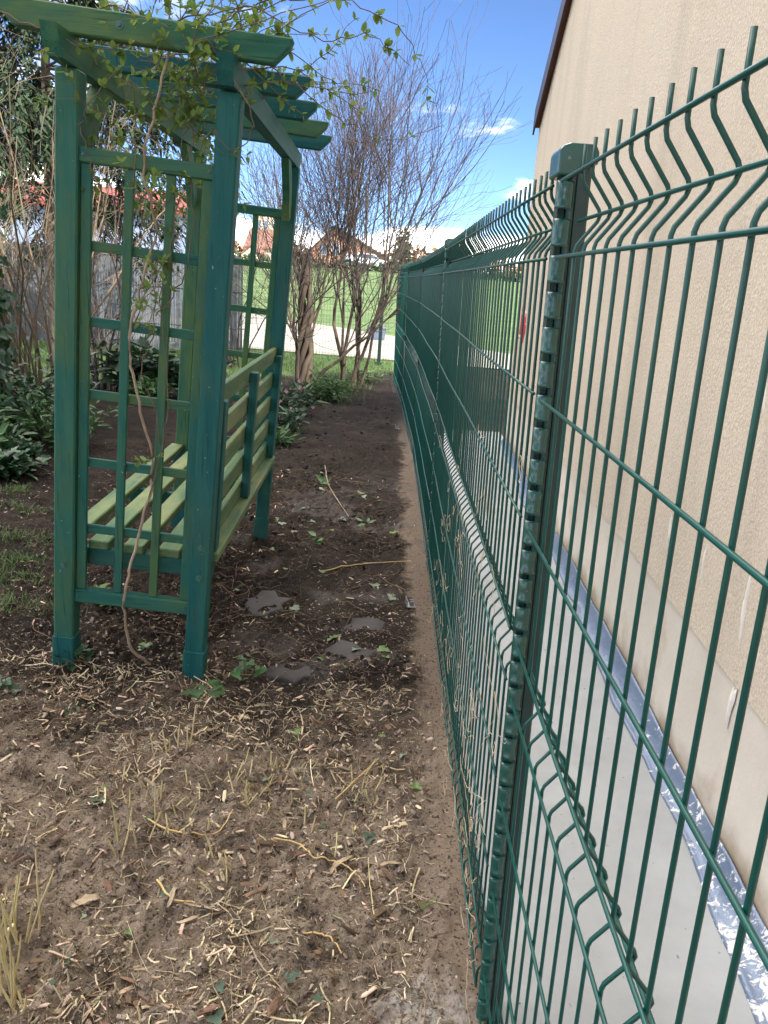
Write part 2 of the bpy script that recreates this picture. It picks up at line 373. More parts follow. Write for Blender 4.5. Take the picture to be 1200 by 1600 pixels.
# white filler smeared on the roughcast
M_fill = mat('filler', (.74, .70, .635), (.66, .61, .53), scale=30, rough=.9, bump=.5, bscale=120, coord='World')
def smear(cy, cz, ry, rz_, seed, lean=0.0, thick=.005):
    k = 26; V = [(wall_x(cy) - thick, cy, cz)]; rr = random.Random(seed)
    for ring, off in ((.6, -thick * .8), (1.0, .002)):
        for i in range(k):
            a = 2 * math.pi * i / k; w_ = ring * (1 + .30 * math.sin(3 * a + seed) + rr.uniform(-.22, .22))
            y_ = cy + ry * w_ * math.cos(a) + lean * rz_ * w_ * math.sin(a); V.append((wall_x(y_) + off, y_, cz + rz_ * w_ * math.sin(a)))
    F = [(0, 1 + (i + 1) % k, 1 + i) for i in range(k)] + [(1 + i, 1 + (i + 1) % k, 1 + k + (i + 1) % k, 1 + k + i) for i in range(k)]
    hpart(MB().add(V, F), 'plaster_patch', M_fill, True)
for a in ((1.66, .80, .028, .15, 1, .25), (1.70, .58, .022, .07, 12, .2), (1.76, .40, .010, .06, 13, .0), (1.80, .66, .009, .10, 2, .1), (1.60, .62, .035, .03, 3, 0), (2.42, .66, .008, .06, 5, .1), (2.10, .68, .006, .06, 7, .1), (1.95, 1.22, .008, .07, 8, .2), (1.54, .72, .03, .05, 10, .0)): smear(*a)

# bitumen flashing strip in the corner of wall and slab
def flash_material():
    M = mat('flashing_foil', (.110, .150, .225), (.155, .195, .275), scale=7, rough=.42, spec=.35, metal=.25, bump=.35, bscale=22, coord='World', bdist=.01)
    n = M.node_tree.nodes; l = M.node_tree.links; b = n['Principled BSDF']; cur = b.inputs['Base Color'].links[0].from_socket
    geo = n.new('ShaderNodeNewGeometry'); sp = n.new('ShaderNodeSeparateXYZ'); l.new(geo.outputs['Position'], sp.inputs[0])
    no = n.new('ShaderNodeTexNoise'); no.inputs['Scale'].default_value = 34; no.inputs['Detail'].default_value = 6; no.inputs['Roughness'].default_value = .7; no.inputs['Distortion'].default_value = .8; l.new(geo.outputs['Position'], no.inputs['Vector'])
    r = n.new('ShaderNodeMapRange'); r.inputs['From Min'].default_value = 1.3; r.inputs['From Max'].default_value = 3.0; r.inputs['To Min'].default_value = .50; r.inputs['To Max'].default_value = .70; l.new(sp.outputs['Y'], r.inputs['Value'])
    ma = n.new('ShaderNodeMath'); ma.operation = 'SUBTRACT'; l.new(no.outputs['Fac'], ma.inputs[0]); l.new(r.outputs[0], ma.inputs[1])
    r2 = n.new('ShaderNodeMapRange'); r2.inputs['From Min'].default_value = .0; r2.inputs['From Max'].default_value = .035; l.new(ma.outputs[0], r2.inputs['Value'])
    x = n.new('ShaderNodeMix'); x.data_type = 'RGBA'; x.inputs['B'].default_value = (.60, .59, .57, 1); l.new(r2.outputs[0], x.inputs['Factor']); l.new(cur, x.inputs['A']); l.new(x.outputs['Result'], b.inputs['Base Color'])
    rr = n.new('ShaderNodeMapRange'); rr.inputs['To Min'].default_value = .33; rr.inputs['To Max'].default_value = .9; l.new(r2.outputs[0], rr.inputs['Value']); l.new(rr.outputs[0], b.inputs['Roughness'])
    im = n.new('ShaderNodeMath'); im.operation = 'SUBTRACT'; im.inputs[0].default_value = .25; l.new(r2.outputs[0], im.inputs[1]); im.use_clamp = True; l.new(im.outputs[0], b.inputs['Metallic'])
    return M
yf = np.linspace(-.5, 7.1, 420); V = []; prof = 9
for y_ in yf:
    wob = .014 * float(fbm(y_, 3.3, 2.2, 3, 3)) * 2
    wd = .094 + .085 * float(fbm(y_, 8.1, 1.6, 3, 8)) - .03 * float(smooth(2.6, 4.0, y_)); hh = .058 + .03 * float(fbm(y_, 1.1, 3.0, 2, 4))
    lift = .012 * max(0, float(fbm(y_, 5.5, 4.0, 2, 14)) * 2)
    for j in range(prof):
        t = j / (prof - 1)
        ox = wd * (1 - t) ** 1.25; oz = .006 + lift * (1 - t) ** 3 + hh * t ** 1.7 + .004 * float(fbm(y_ * 1.0, t * .12 + 2, 14, 2, 6))
        V.append((wall_x(y_) - .003 - ox + wob * (1 - t), y_, oz))
F = [(i * prof + j, (i + 1) * prof + j, (i + 1) * prof + j + 1, i * prof + j + 1) for i in range(len(yf) - 1) for j in range(prof - 1)]
o = MB().add(V, F).build('flashing_strip', flash_material(), None, True)
sm = o.modifiers.new('thick', 'SOLIDIFY'); sm.thickness = .003; sm.offset = 1
tag(o, 'wrinkled blue-grey foil flashing strip spattered with white plaster along the wall foot', 'flashing strip')

# ------------------------------------------------------------------ green welded mesh fence
M_green = mat('green_coating', (.0, .052, .042), (.001, .068, .054), scale=9, rough=.36, spec=.42, coat=.12, coord='World', col3=(.10, .16, .14), scale3=150, lo3=.70, hi3=.78)
M_post = mat('post_coating', (.001, .050, .039), (.003, .068, .054), scale=18, rough=.28, spec=.5, coat=.4, coord='World', col3=(.16, .26, .23), scale3=55, lo3=.66, hi3=.74)
M_body = mat('post_body_coating', (.010, .034, .030), (.016, .046, .040), scale=14, rough=.42, spec=.45, coord='World')
ZT = 1.555; LEAN = -.0301
FP = [(.2276, -1.31), (.2276, 1.168), (.238, 3.655), (.228, 6.135), (.168, 8.60), (.075, 11.05)]
fence = tag(empty('wire_fence', (.27, 1.168, 0)), 'dark green welded mesh fence with notched posts running away beside the house', 'fence')
FI = Matrix.Translation((-.27, -1.168, 0))
def fpart(me_or_mb, name, M, parent=fence, loc=(0, 0, 0), smooth=True):
    me_ = me_or_mb.mesh(name, smooth) if isinstance(me_or_mb, MB) else me_or_mb
    o = link(name, me_, M, parent)
    o.location = loc
    if parent is fence: o.matrix_parent_inverse = FI
    return o
def vprofile():
    pts = [(0, ZT + .03)]
    for t in (0, -.7, -1.4):
        z = ZT + t
        pts += [(0, z - .006), (.002, z - .013), (.025, z - .043), (.0275, z - .05), (.025, z - .057), (.002, z - .087), (0, z - .094)]
    pts.append((0, ZT - 1.535)); return pts
VP = [(x + LEAN * (z - ZT), 0, z) for x, z in vprofile()]
me_v = MB().tube(VP, .0025, 6).mesh('vertical_wire', True)
me_v8 = MB().tube(VP, .0025, 8).mesh('vertical_wire', True)
HW = [(0, 0), (.0275, -.05), (0, -.1), (0, -.3), (0, -.5), (0, -.7), (.0275, -.75), (0, -.8), (0, -1.0), (0, -1.2), (0, -1.4), (.0275, -1.45), (0, -1.5)]
for a in range(5):
    (xa, ya), (xb, yb) = FP[a], FP[a + 1]
    L_ = math.hypot(xb - xa, yb - ya); dx_, dy_ = (xb - xa) / L_, (yb - ya) / L_
    k = int((L_ - .07) / .05); off = (L_ - k * .05) / 2
    if a == 0: off = (0.901 - .35 - ya) % .05 + .02
    for i in range(k + 1):
        t = off + i * .05
        if t > L_ - (.105 if a == 0 else .03): continue
        jx = random.uniform(-.0006, .0006)
        fpart(me_v8 if a == 0 else me_v, 'vertical_wire', M_green, loc=(xa + dx_ * t + jx, ya + dy_ * t + random.uniform(-.0008, .0008), 0))
    for q, (ox, oz) in enumerate(HW):
        pts = []; nseg = 9
        for j in range(nseg):
            t = .012 + (L_ - (.065 if a == 0 else .024)) * j / (nseg - 1); w_ = .0012 * math.sin(a * 3 + q * 1.7 + j * 1.3)
            z_ = ZT + oz; pts.append((xa + dx_ * t + ox - .0048 + LEAN * oz + w_, ya + dy_ * t, z_ + w_ * .6))
        fpart(MB().tube(pts, .0026, 8), 'horizontal_wire', M_green)
# posts
def sheared(V):
    V = np.asarray(V, float); V[:, 0] += LEAN * (V[:, 2] - ZT); return V
def post(ix, detail):
    x0, y0 = FP[ix]
    mb = MB(); mb.box(.0215, .044, -.014, .030, -.30, ZT + .036, .003); mb.box(.002, .0155, .006, .024, -.30, ZT + .036, .002); mb.box(.0158, .0212, -.020, .026, -.30, ZT + .036, .0015)
    mb.v = [sheared(v_) for v_ in mb.v]
    p = fpart(mb, 'post', M_body, loc=(x0, y0, 0), smooth=False)
    mb = MB(); z0 = ZT + .0375
    pl = [(-.008, z0 - .028), (-.008, z0 + .004), (-.002, z0 + .011), (.008, z0 + .0145), (.038, z0 + .0145), (.045, z0 + .011), (.048, z0 + .004), (.048, z0 - .012), (.026, z0 - .012), (.019, z0 - .028)]
    mb.prism(pl, 1, -.029, .033); mb.v = [sheared(v_) for v_ in mb.v]
    c = fpart(mb, 'cap', M_post, p, smooth=False)
    bv = c.modifiers.new('b', 'BEVEL'); bv.width = .0035; bv.segments = 2; bv.limit_method = 'ANGLE'
    # folded tabs, one every 50 mm
    if detail:
        k = 7
        V = []
        for j, zz in enumerate((0.0, .005, .020, .034, .0375)):
            for i in range(k):
                t = i / (k - 1); a = t * math.pi
                bul = .007 * math.sin(a) ** .6; curl = (.0055, .0015, 0, -.0005, -.003)[j]
                V.append((-.0065 + .0245 * t, -.0225 - bul - curl, zz))
        F = [(j * k + i, j * k + i + 1, (j + 1) * k + i + 1, (j + 1) * k + i) for j in range(4) for i in range(k - 1)]
        n0 = len(V); V += [(x_, y_ + .0035, z_) for x_, y_, z_ in V]
        F += [tuple(n0 + i for i in f[::-1]) for f in F]
        F += [(i, n0 + i, n0 + i + 1, i + 1) for i in range(k - 1)] + [(4 * k + i + 1, n0 + 4 * k + i + 1, n0 + 4 * k + i, 4 * k + i) for i in range(k - 1)]
        F += [(j * k, (j + 1) * k, n0 + (j + 1) * k, n0 + j * k) for j in range(4)] + [(n0 + j * k + k - 1, n0 + (j + 1) * k + k - 1, (j + 1) * k + k - 1, j * k + k - 1) for j in range(4)]
        tm = MB().add(V, F).mesh('tab', True)
        z_ = ZT + .004 - .0375
        # thin strip the tabs are cut from, standing behind them
        for q in range(31):
            zz = z_ - .05 * q
            if zz < .02: break
            fpart(tm, 'tab', M_post, p, loc=(LEAN * (zz - ZT) , 0, zz))
    return p
for ix in range(len(FP)): post(ix, ix in (1, 2))

# red and white barrier tape knotted round a wire
mb = MB()
for s_, (dy, w_) in enumerate(((0, .011), (.035, .010), (.018, .007))):
    pts = [(0.262 + .004 * s_, 1.53 + dy + .006 * math.sin(t * 5 + s_), 1.385 - t * .062 - .008 * s_) for t in np.linspace(0, 1, 8)]
    V = [];
    for i, (x_, y_, z_) in enumerate(pts):
        a = i * .35 + s_; V += [(x_ - .002 * math.cos(a), y_ - w_ / 2, z_), (x_ + .002 * math.cos(a), y_ + w_ / 2, z_ + .003 * math.sin(a)), (x_ + .0015, y_ + w_ / 2, z_), (x_ + .0015, y_ - w_ / 2, z_)]
    mb.add(V, [(4 * i + k, 4 * i + (k + 1) % 4, 4 * i + 4 + (k + 1) % 4, 4 * i + 4 + k) for i in range(7) for k in range(4)])
tag(mb.build('barrier_tape', mat('tape_plastic', (.55, .02, .03), (.75, .72, .70), scale=34, lo=.52, hi=.56, rough=.35, coord='World')), 'scrap of red and white barrier tape caught on the fence wires', 'tape')

# galvanised brackets lying at the fence foot
M_galv = mat('galvanised_steel', (.36, .37, .38), (.26, .27, .28), scale=40, rough=.45, metal=.8, coord='World')
for (x_, y_, s_, lb) in ((.185, 3.17, 1.0, 'small galvanised bracket on the bare soil at the fence foot'), (.155, 7.4, 1.0, 'far galvanised bracket at the fence foot where the path bends')):
    z_ = float(ground_z(x_, y_)) + .012; mb = MB()
    mb.box(-.03, .03, -.04, .04, 0, .004, .001); mb.box(-.03, -.026, -.04, .04, .004, .045, .001); mb.box(-.006, .022, -.012, -.004, .004, .03, .001); mb.box(-.006, .022, .016, .024, .004, .03, .001)
    o = mb.build('metal_bracket', M_galv); o.location = (x_, y_, z_); o.rotation_euler = (.04, .05, .15); o.scale = (.7, .7, .7); tag(o, lb, 'bracket', 'brackets at the fence foot')

# ------------------------------------------------------------------ painted timber arbour bench
def wood(axis, tone):
    st = [(9, 9, 1), (9, 1, 9), (1, 9, 9)][2 - axis] if False else tuple(1.0 if i == axis else 12.0 for i in range(3))
    P = {'post': ((.006, .076, .076), (.014, .095, .084), (.045, .105, .058), .52, .76), 'light': ((.055, .120, .056), (.105, .160, .070), (.205, .230, .100), .48, .70), 'moss': ((.012, .092, .074), (.028, .112, .074), (.070, .122, .040), .46, .66), 'mid': ((.012, .090, .062), (.034, .118, .060), (.095, .150, .046), .46, .68)}[tone]
    return mat('green_paint_%s_%d' % (tone, axis), P[0], P[1], scale=2.4, stretch=st, lo=.40, hi=.60, rough=.62, spec=.20, bump=.7, bscale=7, bstretch=tuple(1.5 if i == axis else 22.0 for i in range(3)), bdist=.0022,
               col3=P[2], scale3=2.6, lo3=P[3], hi3=P[4], stretch3=tuple(.8 if i == axis else 2.0 for i in range(3)), coord='World')
def worn(M, axis):
    n = M.node_tree.nodes; l = M.node_tree.links; b = n['Principled BSDF']; cur = b.inputs['Base Color'].links[0].from_socket; geo = n.new('ShaderNodeNewGeometry')
    for st, sc_, lo_, hi_, c_, am in ((tuple(.6 if i == axis else 16.0 for i in range(3)), 9.0, .60, .72, (.006, .030, .028), .75), ((1, 1, 1), 70.0, .715, .75, (.30, .36, .30), .6), (tuple(.5 if i == axis else 1.6 for i in range(3)), 7.0, .56, .70, (.035, .085, .075), .45)):
        q = n.new('ShaderNodeMapping'); q.inputs['Scale'].default_value = st; l.new(geo.outputs['Position'], q.inputs[0])
        no = n.new('ShaderNodeTexNoise'); no.inputs['Scale'].default_value = sc_; no.inputs['Detail'].default_value = 4; l.new(q.outputs[0], no.inputs['Vector'])
        r = n.new('ShaderNodeMapRange'); r.inputs['From Min'].default_value = lo_; r.inputs['From Max'].default_value = hi_; r.inputs['To Max'].default_value = am; l.new(no.outputs['Fac'], r.inputs['Value'])
        x = n.new('ShaderNodeMix'); x.data_type = 'RGBA'; x.inputs['B'].default_value = (*c_, 1); l.new(r.outputs[0], x.inputs['Factor']); l.new(cur, x.inputs['A']); cur = x.outputs['Result']
    l.new(cur, b.inputs['Base Color']); return M
WD = {(a, t): worn(wood(a, t), a) for a in range(3) for t in ('post', 'light', 'mid', 'moss')}
uA = Vector((0.99784, 0.01339, -0.06434)); vA = Vector((-0.01468, 0.9998, 0.006)); vA = (vA - uA * uA.dot(vA)).normalized(); wA = uA.cross(vA)
arb = empty('arbour_bench')
ma = Matrix.Identity(4)
for i in range(3): ma[i][0], ma[i][1], ma[i][2] = uA[i], vA[i], wA[i]
ma[0][3], ma[1][3], ma[2][3] = -1.0955, 2.3617, .0307
arb.matrix_world = ma
tag(arb, 'weathered green timber arbour with trellis sides and a slatted bench under slanting rafters', 'arbour bench')
AW, AL, PS = .5195, 1.62, .067
def ab(name, x0, x1, y0, y1, z0, z1, axis, tone, c=.004, parent=arb):
    return MB().box(x0, x1, y0, y1, z0, z1, c).build(name, WD[axis, tone], parent)
M_bolt = mat('painted_bolt', (.03, .11, .09), rough=.45, spec=.5)
def bolt(x, y, z, parent):
    mb = MB(); k_ = 1 if parent is not arb else .45; mb.tube([(x, y, z), (x, y - .003, z)], .011 * k_, 10); mb.tube([(x, y - .003, z), (x, y - .008, z)], [.007 * k_, .0055 * k_], 8); mb.build('bolt', M_bolt, parent, False)
PT = 1.889
for (pu, pv, dn, tone) in ((0, 0, .10, 'moss'), (AW - PS, 0, .10, 'post'), (0, AL - PS, .16, 'mid'), (AW - PS, AL - PS, .16, 'post')):
    p = ab('post', pu, pu + PS, pv, pv + PS, -dn, PT, 2, tone, .005)
    dz = .0 if pv == 0 else -.012
    MB().box(pu - .0035, pu + PS + .0035, pv - .0035, pv + PS + .0035, -dn - .01, .125 + dz, .004).build('boot', WD[2, 'post'], p)
    if pv == 0:
        for z_ in ((.395,) if pu == 0 else (.405, .515)): bolt(pu + .035, pv, z_, p)
# trellis sides
def trellis(v0, tone):
    x0, x1 = PS, AW - PS
    ab('trellis_rail', x0 - .004, x1 + .004, v0 - .010, v0 + .030, 1.652, 1.694, 0, tone)
    ab('trellis_rail', x0 - .004, x1 + .004, v0 - .010, v0 + .030, .256, .304, 0, tone)
    for a, b_ in ((x0 + .001, x0 + .032), (x1 - .032, x1 - .001), (.194, .221), (.315, .342)):
        ab('trellis_bar', a, b_, v0 + .000, v0 + .016, .3045, 1.6515, 2, tone, .002)
    for zt in (1.440, 1.216, .990, .765, .535): ab('trellis_rung', x0 + .002, x1 - .002, v0 + .0165, v0 + .029, zt - .030, zt, 0, tone, .002)
trellis(.022, 'moss'); trellis(AL - .052, 'mid')
for z_ in (1.673, .280):
    for x_ in (PS + .012, AW - PS - .012): bolt(x_, .012, z_, arb)
# seat
for v0 in (.075, .79, AL - .105): ab('seat_rail', .002, AW - .002, v0, v0 + .03, .375, .438, 0, 'post')
for a, b_ in ((-.018, .047), (.093, .160), (.211, .279), (.328, .403)):
    ab('seat_slat', a, b_, .062 if a > .08 else .068, AL - .03 if a > .06 else AL - PS - .004, .4385, .470, 1, 'light', .004)
ab('seat_slat', AW - PS - .006, AW + .014, PS + .002, AL - PS - .002, .439, .472, 1, 'light', .004)
# backrest
for k_, zt in enumerate((1.035, .910, .785, .662, .545)):
    ab('back_slat', AW - .052, AW - .030, PS + .001, AL - PS - .001, zt - .070, zt, 1, 'light' if k_ else 'light', .003)
for v0 in (PS + .012, .735, AL - PS - .064): ab('back_stile', AW - .0295, AW + .004, v0, v0 + .052, .474, 1.01 if v0 > .5 and v0 < 1 else 1.0, 2, 'post', .003)
# long beams with raked ends
for u0 in (.0, AW - .070):
    mb = MB(); fo = -.125 if u0 == 0 else -.085
    mb.prism([(fo, 1.966), (fo + .018, 1.925), (fo + .040, 1.893), (AL + .06, 1.893), (AL + .09, 1.925), (AL + .11, 1.966)], 0, u0 + .012, u0 + .058)
    mb.build('long_beam', WD[1, 'mid' if u0 == 0 else 'post'], arb)
# rafters, raked at both ends
for i, v0 in enumerate((-.022, .41, .82, 1.22, 1.60)):
    a = -.135 - (.02 if i == 0 else 0); b_ = .655 + .012 * (i % 2)
    dz = .004 * i
    o = MB().prism([(a, 2.036 + dz), (a + .008, 2.012 + dz), (a + .050, 1.967 + dz), (b_ - .050, 1.967 + dz), (b_ - .008, 2.012 + dz), (b_, 2.036 + dz)], 1, v0, v0 + .042).build('rafter', WD[0, 'mid' if i in (0, 3) else 'post'], arb)
    bv = o.modifiers.new('b', 'BEVEL'); bv.width = .004; bv.segments = 1; bv.limit_method = 'ANGLE'
    if i == 0: bolt(.185, v0, 2.004, o)
# knee braces between posts and long beams
def brace(u0, vp, sg):
    pts = []
    for t in np.linspace(0, 1, 7): pts.append((vp + sg * (.005 + .20 * t ** 1.5), 1.66 + .255 * t ** .8))
    inner = []
    for t in np.linspace(1, 0, 7): inner.append((vp + sg * (.068 + .205 * t ** 1.35), 1.64 + .25 * t ** .95))
    poly_ = pts + inner
    MB().prism(poly_, 0, u0, u0 + .034).build('knee_brace', WD[2, 'mid'], arb)
for u0 in (.016, AW - .052):
    if u0 < .1: brace(u0, PS, 1)
    brace(u0, AL - PS, -1)

# ------------------------------------------------------------------ plants: generators
def rv(sc_=1.0): return np.array([random.gauss(0, sc_), random.gauss(0, sc_), random.gauss(0, sc_)])
def unit(v): v = np.asarray(v, float); return v / (np.linalg.norm(v) + 1e-9)
def grow(out, pos, d, length, r0, r1, wob, up, segs=6):
    pts = [np.array(pos, float)]; d = unit(d); st = length / segs
    for i in range(segs):
        d = unit(d + rv(wob) + np.array([0, 0, up])); pts.append(pts[-1] + d * st)
    out.append((np.array(pts), np.linspace(r0, r1, segs + 1))); return out[-1]
def along(br, t):
    P, r = br; f = t * (len(P) - 1); i = min(int(f), len(P) - 2); g = f - i
    return P[i] * (1 - g) + P[i + 1] * g, unit(P[i + 1] - P[i]), r[i] * (1 - g) + r[i + 1] * g
def children(out, par, cnt, t0, ang, length, rr, wob, up, segs=5, tip=.0012, shrink=.5):
    res = []
    for i in range(cnt):
        t = t0 + (1 - t0) * (i + random.random()) / cnt; p, d, r = along(par, min(t, .999))
        side = unit(np.cross(d, rv())); a = rad(random.gauss(ang, ang * .22))
        l_ = length * random.uniform(.65, 1.25) * (1 - shrink * t)
        res.append(grow(out, p, d * math.cos(a) + side * math.sin(a), l_, max(r * rr, .0016), tip, wob, up, segs))
    return res
def tubes(brs, sides_big=7, thr=.012):
    mb = MB()
    for P, r in brs: mb.tube(P, r, sides_big if r[0] > thr else (4 if r[0] > .004 else 3), False)
    return mb
LEAF = ([(0, 0, 0), (-.26, .32, .05), (-.20, .72, .03), (0, 1, -.06), (.20, .72, .03), (.26, .32, .05), (0, .35, -.03), (0, .72, -.05)],
        [(0, 6, 1), (1, 6, 7, 2), (2, 7, 3), (0, 5, 6), (5, 4, 7, 6), (4, 3, 7)])
BLADE = ([(-.5, 0, 0), (.5, 0, 0), (.32, .55, .10), (-.32, .55, .10), (0, 1, .34)], [(0, 1, 2, 3), (3, 2, 4)])
IVY = ([(0, 0, 0), (-.42, -.10, .05), (-.55, .22, .09), (-.28, .42, .03), (-.30, .68, .06), (0, 1.0, -.05), (.30, .68, .06), (.28, .42, .03), (.55, .22, .09), (.42, -.10, .05), (0, .40, -.06)],
       [(10, 0, 1), (10, 1, 2), (10, 2, 3), (10, 3, 4), (10, 4, 5), (10, 5, 6), (10, 6, 7), (10, 7, 8), (10, 8, 9), (10, 9, 0)])
def leafs(mb, T, pos, size, dirs, up=None, jit=.5, wide=1.0):
    pos = np.asarray(pos, float); n_ = len(pos)
    if n_ == 0: return mb
    D = np.asarray(dirs, float) + RNG.normal(0, jit, (n_, 3)); D /= np.linalg.norm(D, axis=1)[:, None] + 1e-9
    U_ = (np.tile([0, 0, 1.0], (n_, 1)) if up is None else np.asarray(up, float)) + RNG.normal(0, jit * .8, (n_, 3))
    X = np.cross(D, U_); X /= np.linalg.norm(X, axis=1)[:, None] + 1e-9; Z = np.cross(X, D)
    s_ = (np.full(n_, size) if np.isscalar(size) else np.asarray(size)) * RNG.uniform(.65, 1.25, n_)
    return mb.stamp(T[0], T[1], pos, X * (s_ * wide)[:, None], D * s_[:, None], Z * s_[:, None])

M_bark = mat('bark_brown', (.110, .085, .064), (.060, .046, .037), scale=9, stretch=(1, 1, .25), rough=.9, bump=.8, bscale=40, bdist=.006, coord='World', col3=(.165, .15, .09), scale3=5, lo3=.55, hi3=.7)
M_twig = mat('twig_grey', (.044, .034, .036), (.080, .064, .058), scale=2.0, rough=.8, coord='World')
M_tan = mat('twig_tan', (.20, .155, .100), (.12, .092, .062), scale=3.0, rough=.85, coord='World')

# two bare many-stemmed shrubs at the end of the path
def bare_tree(name, base, label, stems, twist, seed, tall, spread):
    random.seed(seed); t = tag(empty(name, base), label, 'tree', 'bare trees at the end of the fence')
    big, fine = [], []
    b0 = np.zeros(3) + np.array([0, 0, -.05])
    for k_ in range(stems):
        a = 2 * math.pi * k_ / stems + random.uniform(-.3, .3); tl = random.uniform(.12, .30) * spread
        p0 = b0 + np.array([math.cos(a), math.sin(a), 0]) * random.uniform(.04, .16)
        st = grow(big, p0, (math.cos(a) * tl, math.sin(a) * tl * .8, 1), tall * random.uniform(.36, .46), random.uniform(.018, .034), .012, .12 + twist, .10, 9)
        for c1 in children(big, st, 4, .35, 26, tall * .36, .62, .10, .07, 7, .006, .25) + [grow(big, st[0][-1], st[0][-1] - st[0][-2], tall * .30, .012, .005, .09, .06, 6)]:
            for c2 in children(fine, c1, 5, .3, 34, tall * .29, .58, .10, .06, 7, .0028, .35):
                c3s = children(fine, c2, 6, .2, 34, tall * .16, .66, .11, .07, 5, .0022, .35)
                for c3 in c3s[:3]: children(fine, c3, 2, .3, 30, tall * .09, .75, .06, .08, 4, .0019, .3)
            grow(fine, c1[0][-1], c1[0][-1] - c1[0][-2], tall * .22, .006, .0016, .06, .09, 6)
    tubes(big).build('trunk', M_bark, t, True); tubes(fine).build('crown', M_twig, t)
    return t
bare_tree('bare_tree', (-.46, 10.6, 0), 'tall bare shrubby tree fanning up against the sky beside the far end of the fence', 8, .0, 21, 5.0, .86)
t2 = bare_tree('bare_tree', (-1.08, 10.15, 0), 'bare tree with twisted intertwined stems behind the far corner of the arbour', 6, .03, 33, 3.3, .85)
# knotted dead wood in its head and a suckering base
random.seed(5); brs = []
for k_ in range(5):
    a = k_ * 1.3; pts = []
    for i in range(12):
        z_ = -.05 + i * .155; rr = .085 - .003 * i; pts.append((rr * math.cos(a + i * .62) - .03 * i * .1, rr * math.sin(a + i * .62), z_))
    brs.append((np.array(pts) + RNG.normal(0, .012, (12, 3)), np.linspace(.042, .026, 12)))
tubes(brs).build('twisted_stem', mat('pale_bark', (.105, .082, .060), (.055, .042, .032), scale=7, stretch=(1, 1, .3), rough=.9, bump=.8, bscale=35, bdist=.006, coord='World'), t2, True)

# tree left of the path, thin crossing stems further left
def stem_shrub(name, base, label, cnt, h, spread, seed, material, up=.09, group='bare shrubs on the left', sub=4, wob=.10, r0=.012):
    random.seed(seed); t = tag(empty(name, base), label, 'shrub', group); b = []; f = []
    for k_ in range(cnt):
        a = random.uniform(0, 2 * math.pi); rr = random.uniform(.02, .22) * spread; tl = random.uniform(.05, .45) * spread
        s_ = grow(b, (rr * math.cos(a), rr * math.sin(a), -.05), (tl * math.cos(a), tl * math.sin(a), 1), h * random.uniform(.6, 1.1), r0 * random.uniform(.6, 1.3), .003, wob, up * .5, 10)
        for c in children(f, s_, sub, .2, 38, h * .32, .5, .12, up * .4, 6, .0013, .4): children(f, c, 3, .2, 40, h * .14, .6, .12, .03, 4, .0011, .3)
    tubes(b).build('stem', material, t, True); tubes(f).build('twig', material, t)['kind'] = 'stuff'; return t
stem_shrub('bare_shrub', (-3.05, 6.6, .08), 'dense tangle of tan leafless stems at the left edge beyond the arbour', 44, 2.9, 1.1, 41, M_tan)
stem_shrub('bare_shrub', (-2.95, 7.9, .05), 'thin leafless shrub glimpsed through the left of the near trellis', 12, 2.6, 1.1, 42, M_twig)
stem_shrub('bare_shrub', (-3.5, 9.2, .0), 'leafless grey brown shrub standing before the grey screen', 14, 3.1, 1.3, 43, M_twig)
stem_shrub('bare_shrub', (-2.15, 11.4, .0), 'loose bare shrub between the arbour back trellis and the far mesh fence', 9, 2.7, 1.2, 44, M_twig)
stem_shrub('bare_shrub', (-4.9, 8.2, .05), 'tall bare stems rising at the far left before the red roofed building', 16, 4.2, 1.3, 45, M_tan, r0=.02)

# ivy-clad trunk at the left edge
M_ivy = mat('ivy_green', (.020, .055, .022), (.035, .090, .030), scale=4, rough=.38, spec=.5, island=.35, trans=.08, coord='World')
def ivy_trunk(base, h, r, label, cnt, seed):
    random.seed(seed); t = tag(empty('ivy_clad_tree', base), label, 'tree')
    b = []; s_ = grow(b, (0, 0, -.1), (.02, 0, 1), h, r, r * .6, .05, .1, 10); tubes(b, 9).build('trunk', M_bark, t, True)
    pos = []; dirs = []
    for i in range(cnt):
        p, d, rr = along(s_, random.random() ** .9 * .999); a = random.uniform(0, 2 * math.pi); o_ = np.array([math.cos(a), math.sin(a), random.uniform(-.4, .3)])
        pos.append(p + o_ * (rr + abs(random.gauss(0, .10)))); dirs.append(o_ * .6 + np.array([0, 0, -.8]))
    o = leafs(MB(), IVY, pos, .062, dirs, jit=.45, up=np.array(dirs) * 0 + np.array([0, -.6, .5])).build('ivy_leaves', M_ivy, t); o['kind'] = 'stuff'
ivy_trunk((-2.78, 5.35, .08), 2.35, .07, 'ivy covered trunk standing at the left edge of the garden', 1500, 61)

